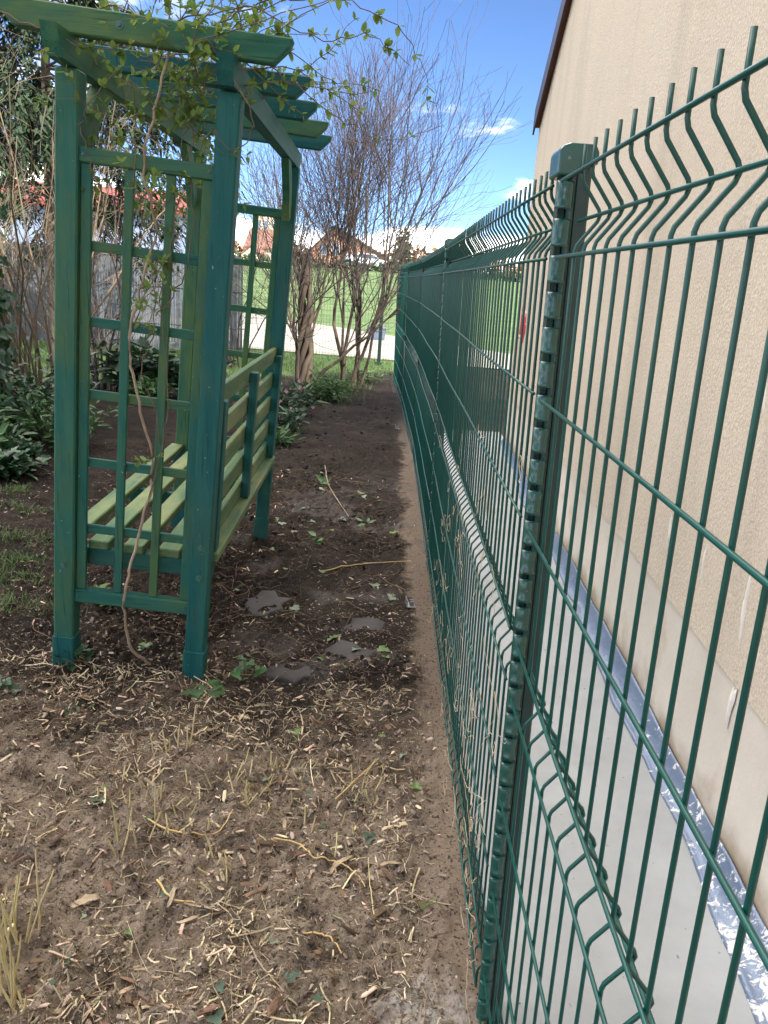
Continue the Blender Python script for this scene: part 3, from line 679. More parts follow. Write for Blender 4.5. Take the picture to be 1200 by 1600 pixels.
# dark evergreen conifer, drooping sprays
M_con = mat('conifer_green', (.022, .044, .024), (.040, .066, .030), scale=2, rough=.7, island=.4, coord='World')
def conifer(base, label, h, seed, rad_, z0, nb):
    random.seed(seed); t = tag(empty('conifer', base), label, 'tree'); b = []; br = []
    tr = grow(b, (0, 0, -.1), (0, 0, 1), h, .10, .02, .015, .1, 14)
    mb = MB(); pos = []; dirs = []
    for i in range(nb):
        q = random.random(); z_ = z0 + (h - z0) * q; p, d, r = along(tr, z_ / h); a = random.uniform(0, 2 * math.pi); L_ = rad_ * (1 - .55 * q) * random.uniform(.6, 1.1)
        bb = grow(br, p, (math.cos(a), math.sin(a), .12), L_, .016, .004, .08, -.07, 8)
        for k_ in range(16):
            pp, dd, _ = along(bb, random.uniform(.25, .999)); ln = random.uniform(.15, .55)
            for j in range(14):
                f = j / 13; pos.append(pp + np.array([random.gauss(0, .03), random.gauss(0, .03), -ln * f]) + dd * .05 * f); dirs.append(unit(dd * .5 + np.array([random.gauss(0, .5), random.gauss(0, .5), -1.0])))
    tubes(b + br).build('trunk', M_bark, t, True)
    o = leafs(mb, BLADE, pos, .13, dirs, jit=.25, wide=.26).build('crown', M_con, t); o['kind'] = 'stuff'
conifer((-4.25, 9.9, .0), 'dark drooping conifer behind the arbour at the upper left', 6.4, 71, 2.7, 2.15, 130)

# leafy plants low on the left and behind the arbour
M_leaf = mat('leaf_green', (.040, .105, .030), (.075, .155, .045), scale=5, rough=.45, spec=.45, island=.35, trans=.18, coord='World')
M_dark = mat('leaf_dark_green', (.026, .062, .030), (.050, .095, .042), scale=5, rough=.4, spec=.5, island=.35, trans=.10, coord='World')
M_fresh = mat('leaf_fresh', (.105, .175, .035), (.160, .235, .055), scale=6, rough=.5, island=.3, trans=.35, coord='World')
M_stemg = mat('stem_green', (.09, .12, .04), rough=.7)
def leafy(name, x, y, h, r, cnt, size, T, M, label, seed, wide=1.0, cat='plant', group='leafy plants in the border'):
    random.seed(seed); z0 = float(ground_z(x, y)); t = tag(empty(name, (x, y, z0)), label, cat, group); st = []; pos = []; dirs = []
    n_ = max(6, cnt // 22)
    for i in range(n_):
        a = random.uniform(0, 2 * math.pi); q = random.random() ** .6; s_ = grow(st, (r * .35 * q * math.cos(a), r * .35 * q * math.sin(a), -.02), (q * .8 * math.cos(a), q * .8 * math.sin(a), 1), h * random.uniform(.55, 1.05), .004, .0015, .09, .0, 6)
        for j in range(cnt // n_):
            p, d, _ = along(s_, random.uniform(.25, .999)); b_ = random.uniform(0, 2 * math.pi); o_ = np.array([math.cos(b_), math.sin(b_), random.uniform(.0, .5)]); pos.append(p + o_ * random.uniform(0, r * .35)); dirs.append(o_)
    tubes(st).build('stems', M_stemg, t); o = leafs(MB(), T, pos, size, dirs, jit=.35, wide=wide).build('leaves', M, t); o['kind'] = 'stuff'
    return t
leafy('leafy_shrub', -2.62, 5.75, .62, .40, 760, .075, LEAF, M_dark, 'dark leafy shrub low at the left edge beside the arbour', 81, .8, 'shrub')
leafy('leafy_shrub', -2.30, 5.35, .46, .36, 620, .065, LEAF, M_leaf, 'mid green shrub with narrow leaves just left of the arbour post', 82, .7, 'shrub')
leafy('leafy_shrub', -2.70, 4.75, .40, .40, 700, .085, LEAF, M_leaf, 'low spreading green plant at the left edge of the soil', 83, .9, 'shrub')
leafy('leafy_shrub', -2.35, 4.55, .20, .34, 420, .075, IVY, M_ivy, 'flat mat of ivy at the left edge in front of the shrubs', 84, 1, 'ivy')
leafy('leafy_shrub', -2.65, 8.05, .60, .35, 340, .17, LEAF, M_dark, 'dark broad leaved plant behind the left half of the near trellis', 85, .95)
leafy('leafy_shrub', -2.05, 8.0, .62, .35, 340, .17, LEAF, M_dark, 'dark broad leaved plant behind the right half of the near trellis', 86, .95)
leafy('leafy_shrub', -2.35, 7.4, .26, .30, 240, .10, LEAF, M_leaf, 'low green plant in front of the broad leaved plants behind the trellis', 87)
# hellebores with dusky pink flowers
M_pink = mat('petal_pink', (.36, .17, .25), (.52, .33, .36), scale=30, rough=.6, island=.3, trans=.3, coord='World')
def hellebore(x, y, s_, seed, label):
    t = leafy('hellebore', x, y, .30 * s_, .24 * s_, 170, .125 * s_, LEAF, M_dark, label, seed, .55, 'plant', 'pink hellebores beside the path')
    random.seed(seed + 500); pos = []; dirs = []; up = []
    for k_ in range(6):
        c = np.array([random.gauss(0, .11), random.gauss(0, .11), random.uniform(.24, .36)]) * s_
        nrm = unit(np.array([random.gauss(0, .5), -.8, .3]))
        a0 = unit(np.cross(nrm, [0, 0, 1.0])); a1 = np.cross(nrm, a0)
        for j in range(5):
            an = j * 2 * math.pi / 5; d = a0 * math.cos(an) + a1 * math.sin(an); pos.append(c); dirs.append(d + nrm * .25); up.append(nrm)
    leafs(MB(), LEAF, pos, .026 * s_, dirs, up=up, jit=.06, wide=1.5).build('flowers', M_pink, t)
hellebore(-.95, 7.9, 1.0, 91, 'pink flowered hellebore at the foot of the twisted tree')
hellebore(-.86, 6.95, .85, 92, 'hellebore with pale pink flowers beside the back corner of the bench')
hellebore(-1.35, 7.6, .9, 93, 'hellebore with dusky flowers seen behind the bench slats')
leafy('leafy_shrub', -.62, 9.0, .26, .42, 620, .07, LEAF, M_leaf, 'low green ground cover beside the path below the bare trees', 94, .6)
leafy('leafy_shrub', -.25, 10.9, .24, .40, 380, .06, LEAF, M_leaf, 'green weeds at the foot of the tall bare tree', 95, .6)
leafy('leafy_shrub', -.80, 6.25, .16, .20, 120, .09, LEAF, M_leaf, 'small light green seedling clump beside the bench leg', 96, .6)

# ------------------------------------------------------------------ climber on the arbour
vine = tag(empty('climbing_vine', (-.86, 2.33, .0)), 'climbing vine with fresh green leaves trained up the trellis and over the rafters', 'vine')
VI = Matrix.Translation((.86, -2.33, 0)); random.seed(101)
def A3(u, v, w): q = ma @ Vector((u, v, w)); return np.array(q)
def spline(ctrl, n_=8, jit=.006):
    C = [np.array(c, float) for c in ctrl]; C = [2 * C[0] - C[1]] + C + [2 * C[-1] - C[-2]]; out = []
    for i in range(1, len(C) - 2):
        for t in np.linspace(0, 1, n_, endpoint=False):
            p0, p1, p2, p3 = C[i - 1:i + 3]; out.append(.5 * ((2 * p1) + (p2 - p0) * t + (2 * p0 - 5 * p1 + 4 * p2 - p3) * t * t + (3 * p1 - p0 - 3 * p2 + p3) * t ** 3))
    out.append(C[-2]); out = np.array(out); out[1:-1] += RNG.normal(0, jit, out[1:-1].shape); return out
stems = []
main = spline([A3(.32, .06, .02), A3(.272, -.012, .12), A3(.245, -.022, .28), A3(.262, -.022, .42), A3(.30, -.01, .62), A3(.315, .01, .78), A3(.27, -.012, .98), A3(.232, -.012, 1.14), A3(.265, -.02, 1.32), A3(.30, -.01, 1.50), A3(.262, -.02, 1.66), A3(.27, .04, 1.82), A3(.30, .06, 2.0)], 6, .003)
stems.append((main, np.linspace(.0052, .0036, len(main))))
for c in ([(.335, .03, .80), (.325, -.01, .95), (.27, -.015, 1.08), (.31, -.015, 1.22), (.285, .0, 1.42), (.24, -.01, 1.62), (.21, .04, 1.86)],
          [(.30, -.01, .60), (.335, .0, .8), (.36, -.01, 1.02), (.33, -.01, 1.3), (.35, .02, 1.6), (.33, .05, 1.9)],
          [(.20, .03, 1.25), (.17, -.012, 1.45), (.125, -.015, 1.62), (.09, -.03, 1.72), (.10, -.02, 1.80), (.16, .04, 1.9)],
          [(.31, -.01, 1.25), (.37, -.01, 1.33), (.40, .02, 1.50), (.37, .05, 1.75), (.42, .05, 1.95)],
          [(.42, -.03, 2.0), (.50, -.05, 1.92), (.57, -.06, 1.80), (.52, -.05, 1.73), (.46, -.05, 1.78)]):
    s_ = spline([A3(*p) for p in c], 6, .004); stems.append((s_, np.linspace(.0030, .0018, len(s_))))
tips = []
for k_ in range(34):        # arching shoots on top
    p = A3(random.uniform(.05, .52), random.uniform(-.06, .55), random.uniform(1.9, 2.06)); a = random.gauss(0.25, 1.0)
    tips.append(grow(stems, p, (math.cos(a), math.sin(a) * .6, random.uniform(.15, .8)), random.uniform(.25, .65), .0030, .0012, .16, -.02, 9))
for c in ([(.40, .1, 2.06), (.55, .15, 2.16), (.75, .2, 2.20), (.92, .2, 2.16), (1.02, .2, 2.06), (1.05, .2, 1.95)], [(.35, .05, 2.05), (.50, .0, 2.0), (.66, .0, 1.93), (.82, .05, 1.86), (.95, .1, 1.84), (1.10, .1, 1.90)],
          [(.30, .1, 2.06), (.5, .1, 2.12), (.72, .12, 2.08), (.86, .1, 2.10), (.98, .1, 2.04)], [(.1, 0, 2.06), (.25, -.03, 2.13), (.45, -.02, 2.17), (.66, 0, 2.18), (.80, .0, 2.14)],
          [(.35, .1, 2.05), (.55, .2, 2.08), (.70, .25, 2.02), (.84, .3, 1.98)], [(-.15, -.04, 2.0), (.0, -.06, 1.955), (.12, -.06, 1.93), (.26, -.055, 1.96), (.30, -.05, 1.99)]):
    s_ = spline([A3(*p) for p in c], 6, .005); q = (s_, np.linspace(.0032, .0012, len(s_))); stems.append(q); tips.append(q)
hang = []
for k_ in range(34):        # leafy tangle beside the right front post
    p = A3(random.gauss(.34, .07), random.uniform(-.05, .16), random.uniform(1.72, 2.02)); hang.append(grow(stems, p, (random.gauss(.1, .7), random.gauss(-.1, .4), random.gauss(.5, .5)), random.uniform(.10, .26), .0017, .0008, .2, .02, 6))
for k_ in range(46):        # tangle hanging inside the left corner
    p = A3(random.uniform(.06, .44), random.uniform(.0, .25), random.uniform(1.55, 2.0)); hang.append(grow(stems, p, (random.gauss(0, .8), random.gauss(0, .5), random.gauss(.3, .6)), random.uniform(.12, .34), .0022, .001, .22, -.03, 6))
for k_ in range(10):
    p, d, r = along(stems[random.randint(0, 4)], random.uniform(.25, .8)); hang.append(grow(stems, p, (random.gauss(0, 1), random.gauss(0, .4) - .2, random.gauss(.2, .5)), random.uniform(.08, .22), .0016, .0008, .25, 0, 6))
M_vine = mat('vine_stem', (.20, .140, .10), (.42, .34, .245), scale=5, rough=.85, bump=.5, bscale=60, coord='World')
o = tubes(stems[:1], 7, .003).build('stem', M_vine, vine, True); o.matrix_parent_inverse = VI
o = tubes([(P_, r_ * .72) for P_, r_ in stems[1:]], 6, .0016).build('shoots', mat('vine_shoot', (.085, .055, .050), (.16, .115, .085), scale=6, rough=.8, coord='World'), vine, True); o.matrix_parent_inverse = VI; o['kind'] = 'stuff'
pos = []; dirs = []
for br, cnt in [(t_, 27) for t_ in tips] + [(h_, 13) for h_ in hang] + [(stems[i], 6) for i in range(1, 5)]:
    for i in range(cnt // 3):
        p, d, _ = along(br, random.uniform(.08, .999)); ax = unit(np.cross(d, rv()))
        for q in range(3): a = q * 2.1 + random.random(); e2 = np.cross(d, ax); pos.append(p); dirs.append(ax * math.cos(a) + e2 * math.sin(a) + d * .6)
o = leafs(MB(), LEAF, pos, .027, dirs, jit=.2, wide=1.1).build('leaves', M_fresh, vine); o['kind'] = 'stuff'; o.matrix_parent_inverse = VI

# ------------------------------------------------------------------ dead tendrils on the fence
random.seed(111); brs = []
for k_ in range(95):
    y_ = 1.22 + random.random() ** 1.6 * 1.7; z_ = random.choice((.12, .25, .4, .5, .62, .9)) + random.gauss(0, .14); z_ = min(max(z_, .03), 1.1)
    x_ = .2276 + LEAN * (z_ - ZT) - random.uniform(.004, .016); n_ = 10; p = np.array([x_, y_, z_]); pts = [p]; a = random.uniform(0, 6.28); w_ = random.gauss(0, .55)
    st = random.uniform(.006, .017)
    for i in range(n_): a += w_ + random.gauss(0, .35); pts.append(pts[-1] + np.array([random.gauss(0, .0022), math.cos(a) * st, math.sin(a) * st + .002])); w_ *= .93
    pts = np.array(pts); pts[:, 0] = np.clip(pts[:, 0], x_ - .022, x_ + .004); brs.append((pts, np.linspace(.0008, .0005, n_ + 1)))
o = tubes(brs).build('dry_tendrils', mat('dry_tendril', (.62, .52, .36), (.46, .35, .22), scale=20, rough=.85, coord='World')); tag(o, 'dead curly tan tendrils clinging to the wires of the fence', 'tendrils', kind='stuff')

# ------------------------------------------------------------------ litter on the soil
def gnorm(n_, tilt=.35):
    Nn = np.tile([0, 0, 1.0], (n_, 1)) + RNG.normal(0, tilt, (n_, 3)); return Nn / np.linalg.norm(Nn, axis=1)[:, None]
def scatter(n_, x0, x1, y0, y1, pw=1.5):
    x = RNG.uniform(x0, x1, n_); y = y0 + (y1 - y0) * RNG.random(n_) ** pw; return x, y
CHIP = ([(-.5, -1, 0), (.4, -.9, 0), (.55, .7, 0), (-.1, 1.1, 0), (-.55, .5, 0), (-.4, -.8, .25), (.3, -.7, .28), (.42, .55, .22), (-.08, .85, .25), (-.42, .4, .27)],
        [(5, 6, 7, 8, 9), (0, 1, 6, 5), (1, 2, 7, 6), (2, 3, 8, 7), (3, 4, 9, 8), (4, 0, 5, 9)])
def chips(name, n_, smin, smax, M, label, wide, area, pw=1.5, lift=.0, mask=None):
    x, y = scatter(n_, *area, pw)
    if mask is not None: k = mask(x, y); x, y = x[k], y[k]
    n_ = len(x)
    z = ground_fine(x, y) + lift; Nn = gnorm(n_); a = RNG.uniform(0, 6.28, n_); D = np.stack([np.cos(a), np.sin(a), np.zeros(n_)], 1); D -= Nn * (D * Nn).sum(1)[:, None]; D /= np.linalg.norm(D, axis=1)[:, None]
    X = np.cross(D, Nn); s_ = smin + (smax - smin) * RNG.random(n_) ** 3.4; wide = wide * (.35 + 1.1 * RNG.random(n_))
    o = MB().stamp(CHIP[0], CHIP[1], np.stack([x, y, z], 1), X * (s_ * wide)[:, None], D * s_[:, None], Nn * (s_ * wide * .8)[:, None]).build(name, M)
    tag(o, label, name.replace('_', ' ').split()[-1], kind='stuff')
M_chip = mat('wood_chip', (.50, .40, .28), (.28, .20, .135), scale=40, rough=.9, island=.7, coord='World')
M_peb = mat('pebble', (.36, .305, .25), (.24, .19, .15), scale=30, rough=.85, island=.7, coord='World')
M_clod = mat('earth_clod', (.070, .053, .040), (.150, .114, .085), scale=20, rough=.95, island=.4, coord='World')
M_clod2 = mat('damp_clod', (.020, .0155, .0125), (.050, .038, .029), scale=14, rough=.95, island=.5, coord='World')
M_peb2 = mat('crumb', (.29, .23, .175), (.11, .084, .064), scale=30, rough=.92, island=.6, coord='World')
M_brownleaf = mat('leaf_litter', (.155, .095, .055), (.095, .06, .038), scale=25, rough=.85, island=.5, coord='World')
drift = lambda x, y: RNG.random(len(x)) < smooth(-.16, .12, fbm(x, y, 3.1, 3, 55)) * .85 + .15
soft = lambda x, y: drift(x, y) & (RNG.random(len(x)) < np.clip(1.0 - .72 * smooth(1.9, 2.9, y), .2, 1)) & (RNG.random(len(x)) < 1 - .6 * smooth(.14, .22, x))
chips('wood_chips', 24000, .0018, .023, M_chip, 'pale wood chips scattered over the brown soil', .38, (-2.4, .24, .95, 5.5), 1.5, .001, soft)
chips('pebbles', 13000, .0014, .0125, M_peb, 'small pale pebbles mixed into the soil', .75, (-2.2, .26, .95, 4.5), 1.7, -.001, soft)
chips('earth_clods', 20000, .0025, .015, M_clod, 'dark crumbs of earth over the soil', .85, (-2.3, .2, .95, 5.5), 1.4, -.003)
chips('path_clods', 7000, .004, .030, M_clod2, 'dark clods of damp earth along the path', .9, (-1.0, .14, 2.6, 9.5), 1.1, -.004)
chips('soil_crumbs', 30000, .0016, .0085, M_peb2, 'fine brown crumbs covering the foreground soil', .8, (-1.6, .22, .95, 3.2), 1.4, .0)
chips('leaf_litter', 9000, .004, .030, M_brownleaf, 'brown rotted leaf litter on the soil', .45, (-2.4, .2, .95, 5.5), 1.4, .001, soft)
x, y = RNG.uniform(.36, .86, 240), RNG.uniform(.6, 6.5, 240); n_ = len(x); a = RNG.uniform(0, 6.28, n_); s_ = .0012 + .0035 * RNG.random(n_) ** 3; D = np.stack([np.cos(a), np.sin(a), 0 * a], 1); Z_ = np.tile([0, 0, 1.0], (n_, 1))
tag(MB().stamp(CHIP[0], CHIP[1], np.stack([x, y, np.full(n_, .004)], 1), np.cross(D, Z_) * s_[:, None], D * s_[:, None], Z_ * (s_ * 1.5)[:, None]).build('slab_grit', M_peb2), 'specks of grit lying on the grey concrete slab', 'grit', kind='stuff')
# straw and broken stalks
random.seed(121); straw = []; roots = []
for k_ in range(19000):
    y_ = .98 + 1.45 * random.random() ** 1.15; x_ = random.uniform(-1.6, .2)
    if random.random() > .10 + 1.0 * float(smooth(-.10, .14, fbm(x_, y_, 4.2, 3, 91))): continue
    if random.random() < .25 + .6 * float(smooth(.08, .2, x_)): continue
    L_ = random.uniform(.006, .04) if random.random() < .93 else random.uniform(.04, .17); a = random.uniform(0, 6.28); b_ = random.uniform(-.3, .35) if random.random() < .3 else 0; n_ = 4; pts = []
    bend = random.gauss(0, .5)
    px0, py0 = x_, y_
    for i in range(n_):
        zz = float(ground_fine(px0, py0)) + .003 + abs(L_ * i / n_ * b_) ; pts.append((px0, py0, zz)); px0 += math.cos(a) * L_ / n_; py0 += math.sin(a) * L_ / n_; a += bend / n_
    pts = np.array(pts); pts[:, 2] = pts[:, 2] * .4 + np.linspace(pts[0, 2], pts[-1, 2], n_) * .6 + .002
    straw.append((pts, np.full(n_, .0004 + .0019 * random.random() ** 3)))
tag(tubes(straw, 5, .0012).build('straw', mat('straw', (.66, .56, .37), (.38, .29, .18), scale=12, rough=.8, island=.55, coord='World')), 'broken dry straw strewn over the soil', 'straw', kind='stuff')
for k_ in range(900):
    y_ = 1.0 + 4.4 * random.random() ** 1.3; x_ = random.uniform(-1.7, .2); L_ = random.uniform(.06, .30); n_ = 9; a = random.uniform(0, 6.28); pts = []; c_ = random.gauss(0, .16); hop = random.uniform(.0, .03)
    for i in range(n_):
        pts.append((x_, y_, float(ground_fine(x_, y_)) + .004 + hop * math.sin(math.pi * i / (n_ - 1)))); x_ += math.cos(a) * L_ / n_; y_ += math.sin(a) * L_ / n_; a += c_ + random.gauss(0, .22)
        x_ = min(x_, .235)
    roots.append((np.array(pts), np.linspace(.0016, .0007, n_) * random.uniform(.4, 1.15)))
tag(tubes(roots).build('dry_roots', mat('root_brown', (.25, .165, .10), (.14, .09, .06), scale=9, rough=.9, island=.35, coord='World')), 'thin brown roots and runners lying over the soil', 'roots', kind='stuff')

# clumps of cut stalks
M_stalk = mat('cut_stalk', (.50, .44, .20), (.58, .47, .27), scale=10, rough=.7, coord='World', col3=(.30, .33, .11), scale3=6, lo3=.54, hi3=.72)
def stalks(x, y, cnt, h0, h1, spread, label, seed, lean=.18):
    random.seed(seed); z0 = float(ground_z(x, y)); t = tag(empty('stalk_clump', (x, y, z0)), label, 'stalks', 'clumps of cut stalks')
    for k_ in range(cnt):
        dx, dy = random.gauss(0, spread), random.gauss(0, spread); zz = float(ground_fine(x + dx, y + dy)) - z0 - .01; b = []
        grow(b, (dx, dy, zz), (random.gauss(0, lean), random.gauss(0, lean), 1), random.uniform(h0, h1), random.uniform(.0020, .0036), .0018, .035, .02, 5); tubes(b, 6, .001).build('stalk', M_stalk, t, True)
stalks(-.70, 1.24, 15, .09, .21, .035, 'thick clump of cut yellow-green stalks at the lower left corner', 131, .14)
stalks(-.66, 1.13, 9, .12, .24, .02, 'tall cut stalks leaning at the very lower left edge', 139, .10)
stalks(-.60, 1.09, 7, .05, .11, .03, 'short cut stalks at the bottom left corner of the ground', 132, .2)
stalks(-.54, 1.58, 7, .06, .15, .045, 'few upright straw stalks in front of the arbour', 133, .22)
stalks(-.43, 1.62, 6, .04, .09, .05, 'short leaning stalks right of the upright straw stalks', 134, .45)
stalks(-.37, 1.86, 9, .03, .08, .05, 'stubble tuft of broken stalks in the middle of the soil', 135, .4)
stalks(-.57, 1.93, 6, .05, .15, .03, 'thin greenish stalks below the right front post of the arbour', 136, .15)
stalks(-.02, 1.72, 7, .03, .08, .07, 'splayed dry stubble near the fence foot', 137, .6)
stalks(-.20, 1.72, 6, .03, .07, .06, 'small dry stubble tuft halfway to the fence', 138, .6)

for k_, (x_, y_, lb) in enumerate(((-.30, 1.80, 'pale stubble behind the short leaning stalks'), (-.27, 1.93, 'stubble patch left of the large leaf below the arbour corner'), (-.12, 1.90, 'yellow stubble patch in the centre of the soil'), (-.46, 1.74, 'upright stubble just right of the few straw stalks'), (.03, 1.86, 'stubble patch near the sandy strip by the fence'), (-.33, 1.50, 'sparse stubble in the left foreground before the forked husk'), (-.62, 1.72, 'sparse stubble at the left of the upright straw stalks'))):
    stalks(x_, y_, 11, .025, .075, .05, lb, 170 + k_, .5)
# papery husks and bent canes
M_husk = mat('husk', (.42, .335, .225), (.26, .19, .12), scale=28, rough=.75, bump=.3, bscale=40, coord='World')
def husk(x, y, L_, w_, ang, label, curl=.35):
    V = []; n_ = 9; z0 = max(float(ground_fine(x + math.cos(ang) * L_ * t, y + math.sin(ang) * L_ * t)) for t in (-.5, -.25, 0, .25, .5))
    for i in range(n_):
        t = i / (n_ - 1); ww = w_ * (math.sin(math.pi * min(1, t * .90 + .05)) ** .6) * (1 + .25 * math.sin(17 * t + L_ * 300)); zz = .003 * math.sin(t * 5.0 + L_ * 90)
        for j in (-1, -.5, 0, .5, 1): V.append((L_ * (t - .5), j * ww / 2 + .10 * L_ * math.sin(t * 4 + L_ * 70), zz + curl * ww * j * j * .5 + .002))
    F = [(i * 5 + j, (i + 1) * 5 + j, (i + 1) * 5 + j + 1, i * 5 + j + 1) for i in range(n_ - 1) for j in range(4)]
    o = MB().add(V, F).build('dry_husk', M_husk, None, True); s_ = o.modifiers.new('t', 'SOLIDIFY'); s_.thickness = .0012; o.location = (x, y, z0); o.rotation_euler = (random.uniform(-.1, .1), random.uniform(-.08, .08), ang)
    tag(o, label, 'husk', 'dry husks on the soil')
husk(-.03, 1.56, .085, .013, .95, 'pointed tan husk lying over a bent cane in mid soil')
husk(.09, 1.555, .070, .010, .2, 'narrow tan husk close to the fence foot')
husk(-.60, 1.37, .060, .022, .3, 'broad papery husk beside the thick stalk clump')
husk(-.41, 1.40, .060, .010, 1.3, 'forked looking dry husk in the left foreground', .8)
husk(-.30, 1.08, .055, .013, .1, 'pale husk at the bottom edge of the picture')
husk(-.36, 1.345, .050, .009, .25, 'short curled husk right of the forked one')
M_cane = mat('cane_yellow', (.56, .40, .16), (.44, .30, .14), scale=14, rough=.6, coord='World')
def cane(ctrl, r, label, M=M_cane):
    c = [(x, y, float(ground_fine(x, y)) + .007 + dz) for x, y, dz in ctrl]; s_ = spline(c, 6, .0006)
    gz = ground_fine(s_[:, 0], s_[:, 1]) + r; s_[:, 2] = np.maximum(s_[:, 2], gz)
    tag(tubes([(s_, np.linspace(r, r * .6, len(s_)))], 7, .001).build('dry_cane', M, None, True), label, 'cane', 'dry canes on the soil')
cane([(-.21, 1.62, .002), (-.14, 1.62, .012), (-.10, 1.575, .005), (-.04, 1.57, .004), (.0, 1.545, .004), (.035, 1.48, .003)], .0026, 'kinked yellow cane crossing the middle of the foreground')
cane([(-.10, 1.34, .004), (-.05, 1.335, .008), (-.01, 1.29, .003)], .0028, 'short bent yellow cane in the right foreground')
cane([(-.25, 1.36, .002), (-.19, 1.25, .006), (-.12, 1.16, .004)], .0018, 'thin brown runner lying diagonally in the foreground', M_vine)
cane([(-.06, 1.80, .01), (.0, 1.87, .02), (.06, 1.96, .035)], .0022, 'slender cane slanting up toward the fence')
cane([(.06, 1.40, .004), (.045, 1.50, .01), (.04, 1.58, .006)], .0016, 'thin pale stem in front of the fence foot', M_stalk)
cane([(-.25, 3.55, .004), (-.05, 3.62, .02), (.20, 3.66, .03)], .0030, 'straight yellow cane reaching the fence at mid distance')
cane([(-.42, 5.7, .01), (-.34, 5.1, .015), (-.17, 4.5, .01)], .0040, 'long dark stick lying across the path', M_vine)
cane([(-.56, 1.66, .003), (-.47, 1.60, .012), (-.36, 1.62, .004), (-.33, 1.70, .01)], .0024, 'dry cane between the stubble tufts')
cane([(-.46, 1.45, .004), (-.41, 1.395, .010), (-.355, 1.39, .004)], .0030, 'yellowish forked cane in the left foreground')

# fallen ivy leaves, one by one
def ivy_leaf_mesh(seed, sc_):
    rr = random.Random(seed); V = [(x * (1 + rr.uniform(-.1, .1)), y * (1 + rr.uniform(-.08, .08)), z * rr.uniform(.4, 1.8)) for x, y, z in IVY[0]]
    return MB().add(np.array(V), IVY[1]).mesh('ivy_leaf')
M_fl = [mat('fallen_leaf_green', (.115, .205, .050), (.16, .26, .085), scale=30, rough=.5, island=.2, trans=.15, coord='World'), mat('fallen_leaf_dark', (.040, .075, .050), (.075, .115, .07), scale=30, rough=.5, trans=.08, coord='World'), mat('fallen_leaf_grey', (.14, .185, .12), (.20, .25, .17), scale=30, rough=.6, coord='World')]
iv = [[ivy_leaf_mesh(k_, 1) for k_ in range(4)] for _ in M_fl]
for g_, M in zip(iv, M_fl):
    for me_ in g_: me_.materials.append(M)
random.seed(141)
def fallen(x, y, s_, tone, label, group):
    o = link('ivy_leaf', random.choice(iv[tone]), None); a = random.uniform(0, 6.28); o.location = (x, y, float(ground_fine(x, y)) + .006); o.scale = (s_, s_, s_); o.rotation_euler = (random.gauss(0, .22), random.gauss(0, .22), a)
    tag(o, label, 'leaf', group)
for x, y, s_, tone, lb in ((.185, 1.445, .042, 0, 'bright green ivy leaf lying by the fence foot'), (.172, 1.87, .036, 0, 'green ivy leaf on the sandy strip under the fence'), (-.13, 2.83, .060, 0, 'large pale green leaf alone on the dark soil'),
                           (.03, 1.66, .036, 1, 'dark bluish ivy leaf beside the splayed stubble'), (.01, 2.82 + .55, .055, 2, 'grey-green leaf further up the path'), (-.22, 2.14, .05, 0, 'green ivy leaf standing below the arbour corner post')):
    fallen(x, y, s_, tone, lb, 'single fallen leaves')
TN = ('bright green', 'dark', 'grey-green')
for k_ in range(30):
    tn = random.choice((0, 1, 1, 2))
    y_ = 1.02 + 1.3 * random.random() ** 1.1; fallen(random.uniform(-.75, .16), y_, random.uniform(.014, .034), tn, 'small %s ivy leaf lying on the foreground soil' % TN[tn], '%s ivy leaves in the foreground' % TN[tn])
for k_ in range(34):
    tn = random.choice((0, 0, 1, 2))
    y_ = 2.35 + 3.2 * random.random() ** 1.2; fallen(random.uniform(-.85, .12), y_, random.uniform(.025, .055), tn, 'small %s ivy leaf lying on the dark soil path beside the arbour' % TN[tn], '%s ivy leaves on the path' % TN[tn])
# worn flat stones showing through the path
M_stone = mat('flat_stone', (.052, .045, .042), (.028, .022, .019), scale=7, rough=.62, spec=.3, bump=.5, bscale=30, coord='World')
for k_, (x_, y_, a_, b_, lb) in enumerate(((-.06, 2.66, .115, .12, 'flat grey stone nearest the camera in the dark path'), (-.01, 2.93, .085, .10, 'flat grey stone just beyond the nearest one'), (-.27, 2.52, .11, .075, 'flat dark stone beside the right front post of the arbour'), (-.46, 3.08, .10, .12, 'pale worn stone close to the bench side of the path'))):
    rr = random.Random(300 + k_); k2 = 13; V = []
    rim = [(1 + rr.uniform(-.34, .30)) for _ in range(k2)]
    z0 = float(np.mean(ground_fine(np.array([x_, x_ - a_ * .6, x_ + a_ * .6, x_, x_]), np.array([y_, y_, y_, y_ - b_ * .6, y_ + b_ * .6])))) + .003
    for sc_, dz in ((1.04, -.05), (1.0, -.004), (.90, .003), (.45, .004)):
        for i in range(k2): an = 2 * math.pi * i / k2; V.append((x_ + a_ * sc_ * rim[i] * math.cos(an), y_ + b_ * sc_ * rim[i] * math.sin(an), z0 + dz + rr.uniform(-.0012, .0012)))
    F = [(q * k2 + i, q * k2 + (i + 1) % k2, (q + 1) * k2 + (i + 1) % k2, (q + 1) * k2 + i) for q in range(3) for i in range(k2)] + [tuple(range(3 * k2, 4 * k2))]
    tag(MB().add(V, F).build('flat_stone', M_stone, None, True), lb, 'stone', 'flat stones in the path')
